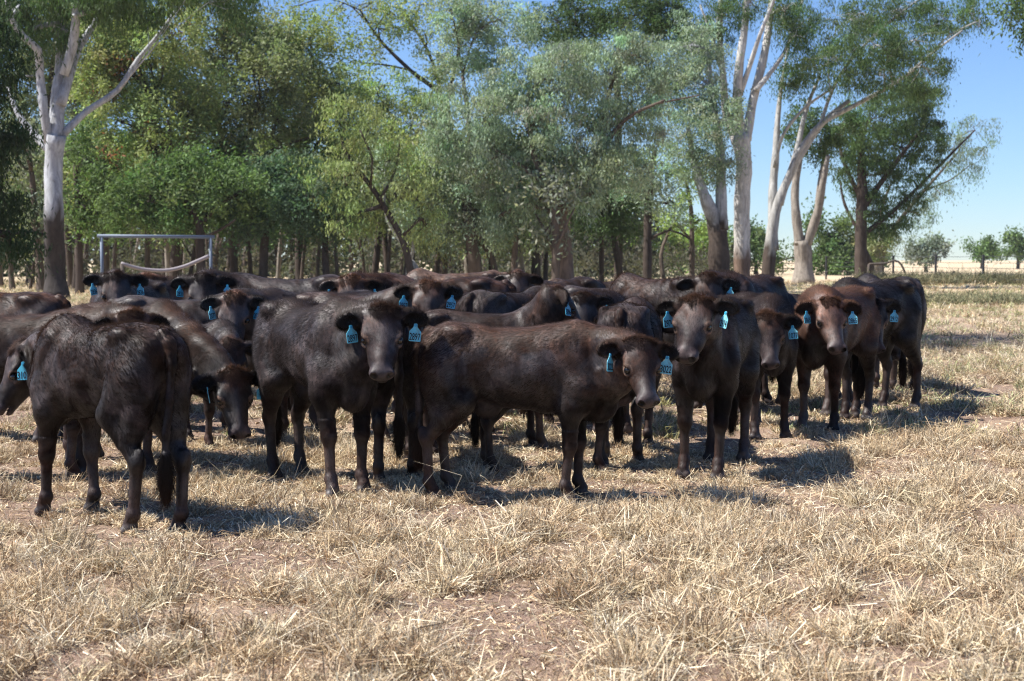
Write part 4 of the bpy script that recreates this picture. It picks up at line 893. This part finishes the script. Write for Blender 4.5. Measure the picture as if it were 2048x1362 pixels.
def tufts(name, label, n, d0, d1, nb, hgt, wid, spread, rg, thr=-9, pal=PAL, pw=1.0, green=0.0, xr=None):
    x, y = frustum_pts(n, d0, d1, rg, pw)
    if xr: x = rg.uniform(xr[0], xr[1], n); y = rg.uniform(d0, d1, n)
    k = patch(x, y) + rg.normal(0, .35, n) > thr; x, y = x[k], y[k]; n = len(x)
    if spread[0] < 0:   # gather the tufts into clumps
        g = rg.integers(0, max(n // 5, 1), n); x = x[g] + rg.normal(0, .055, n) * (1 + y[g] * .02); y = y[g] + rg.normal(0, .055, n) * (1 + y[g] * .03)
    vig = rg.uniform(.55, 1.35, n) * np.where(rg.random(n) < .12, 1.35, 1.0); cnt = np.maximum((nb * vig * rg.uniform(.6, 1.3, n)).astype(int), 3)
    tr = trod(x, y); vig = vig * np.where(tr, .5, 1.0)
    ti = np.repeat(np.arange(n), cnt); m = len(ti)
    an = rg.uniform(0, 2 * np.pi, m); rr = np.abs(rg.normal(0, 1, m)) * abs(spread[0]) * vig[ti]
    X = x[ti] + np.cos(an) * rr; Y = y[ti] + np.sin(an) * rr
    root = np.stack([X, Y, gz(X, Y) - .004], 1)
    lean = np.clip(rg.normal(spread[1], .35, m), 0, 1.45); a2 = an + rg.normal(0, .7, m)
    dr = np.stack([np.cos(a2) * np.sin(lean), np.sin(a2) * np.sin(lean), np.cos(lean)], 1)
    bend = np.stack([rg.normal(0, .8, m), rg.normal(0, .8, m), rg.uniform(-1.1, .3, m)], 1)
    L = hgt * vig[ti] * rg.uniform(.45, 1.25, m); W = wid * rg.uniform(.6, 1.3, m)
    base = pal[rg.integers(0, len(pal), n)]; oth = pal[rg.integers(0, len(pal), m)]
    c = (base[ti] * .5 + oth * .5) * rg.uniform(.45, 1.35, (m, 1))
    if green: g = (rg.random(n) < green)[ti][:, None]; c = np.where(g, c * np.array([.62, .78, .55]), c)
    return blades(root, dr, L, W, bend, c, rg)
def litter(n, d0, d1, L0, wid, rg):
    x, y = frustum_pts(n, d0, d1, rg); a = rg.uniform(0, 2 * np.pi, n)
    root = np.stack([x, y, gz(x, y) + rg.uniform(.004, .03, n)], 1)
    dr = np.stack([np.cos(a), np.sin(a), rg.normal(0, .22, n)], 1)
    c = PAL[rg.integers(0, len(PAL), n)] * rg.uniform(.6, 1.35, (n, 1))
    return blades(root, dr, L0 * rg.uniform(.4, 1.6, n), wid * rg.uniform(.6, 1.4, n), rg.normal(0, .5, (n, 3)) * [1, 1, .2], c, rg)
def join(parts):
    V, Q, C = [], [], []; b = 0
    for v, q, c in parts: V.append(v); Q.append(q + b); C.append(c); b += len(v)
    return np.concatenate(V), np.concatenate(Q), np.concatenate(C)
def build_grass():
    rg = np.random.default_rng(21)
    P = [tufts('', '', 6600, 4.6, 12.5, 84, .118, .0028, (-.042, .66), rg, -.6),
         tufts('', '', 3800, 4.6, 13, 22, .06, .0020, (.05, .95), rg),
         tufts('', '', 90, 4.8, 16, 9, .30, .0018, (.03, .45), rg),
         tufts('', '', 11500, 12.5, 26, 44, .14, .0040, (-.055, .60), rg, -.5, green=.2),
         litter(54000, 4.6, 12, .05, .0022, rg), litter(31000, 12, 26, .08, .003, rg), litter(2600, 4.6, 14, .032, .0065, rg)]
    V, Q, C = join(P)
    tag(obj('grass', mesh_np('grass', V, Q, C, False), M_GRASS), 'short dry straw coloured grass tufts covering the paddock around the herd', 'grass', kind='stuff')
    P = [tufts('', '', 9000, 26, 62, 22, .16, .007, (.12, .6), rg, -.6, green=.35),
         tufts('', '', 6500, 62, 105, 14, .20, .014, (.2, .6), rg, -.4, green=.35)]
    V, Q, C = join(P)
    tag(obj('grass', mesh_np('far_grass', V, Q, C, False), M_GRASS), 'dry grass of the back paddock between the herd and the fence', 'grass', kind='stuff')
    # taller rank grass along the fence; nearer strip of dark tufts imitates a shade band
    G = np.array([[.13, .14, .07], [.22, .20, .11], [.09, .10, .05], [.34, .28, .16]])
    V, Q, C = tufts('', '', 1500, 90, 99, 60, .65, .02, (.3, .45), rg, -9, pal=G, xr=(24, 60))
    shade_strip = tufts('', '', 2600, 50.5, 54.5, 40, .30, .012, (.2, .5), rg, -9, pal=G * 1.3, xr=(10.5, 30))
    V, Q, C = join([(V, Q, C), shade_strip])
    tag(obj('rank_grass_and_shade_strip', mesh_np('rank_grass_and_shade_strip', V, Q, C, False), M_GRASS), 'dark rank grass along the foot of the wire fence, and a nearer tuft strip standing in for shade', 'grass', kind='stuff')
build_grass()

# ------------------------------------------------------------------ dusty air between the camera and the far trees
def haze():
    m = bpy.data.materials.new('haze'); m.use_nodes = True; nt = m.node_tree; nt.nodes.remove(nt.nodes['Principled BSDF'])
    v = nt.nodes.new('ShaderNodeVolumePrincipled'); v.inputs['Color'].default_value = (.90, .90, .92, 1); v.inputs['Density'].default_value = .00015; v.inputs['Anisotropy'].default_value = .2
    nt.links.new(v.outputs[0], nt.nodes['Material Output'].inputs['Volume'])
    mb = MB(); mb.box((0, 180, 19.5), (560, 520, 41)); o = mb.build('haze', m, None, False); tag(o, 'thin dusty air over the paddock', kind='stuff')
haze()
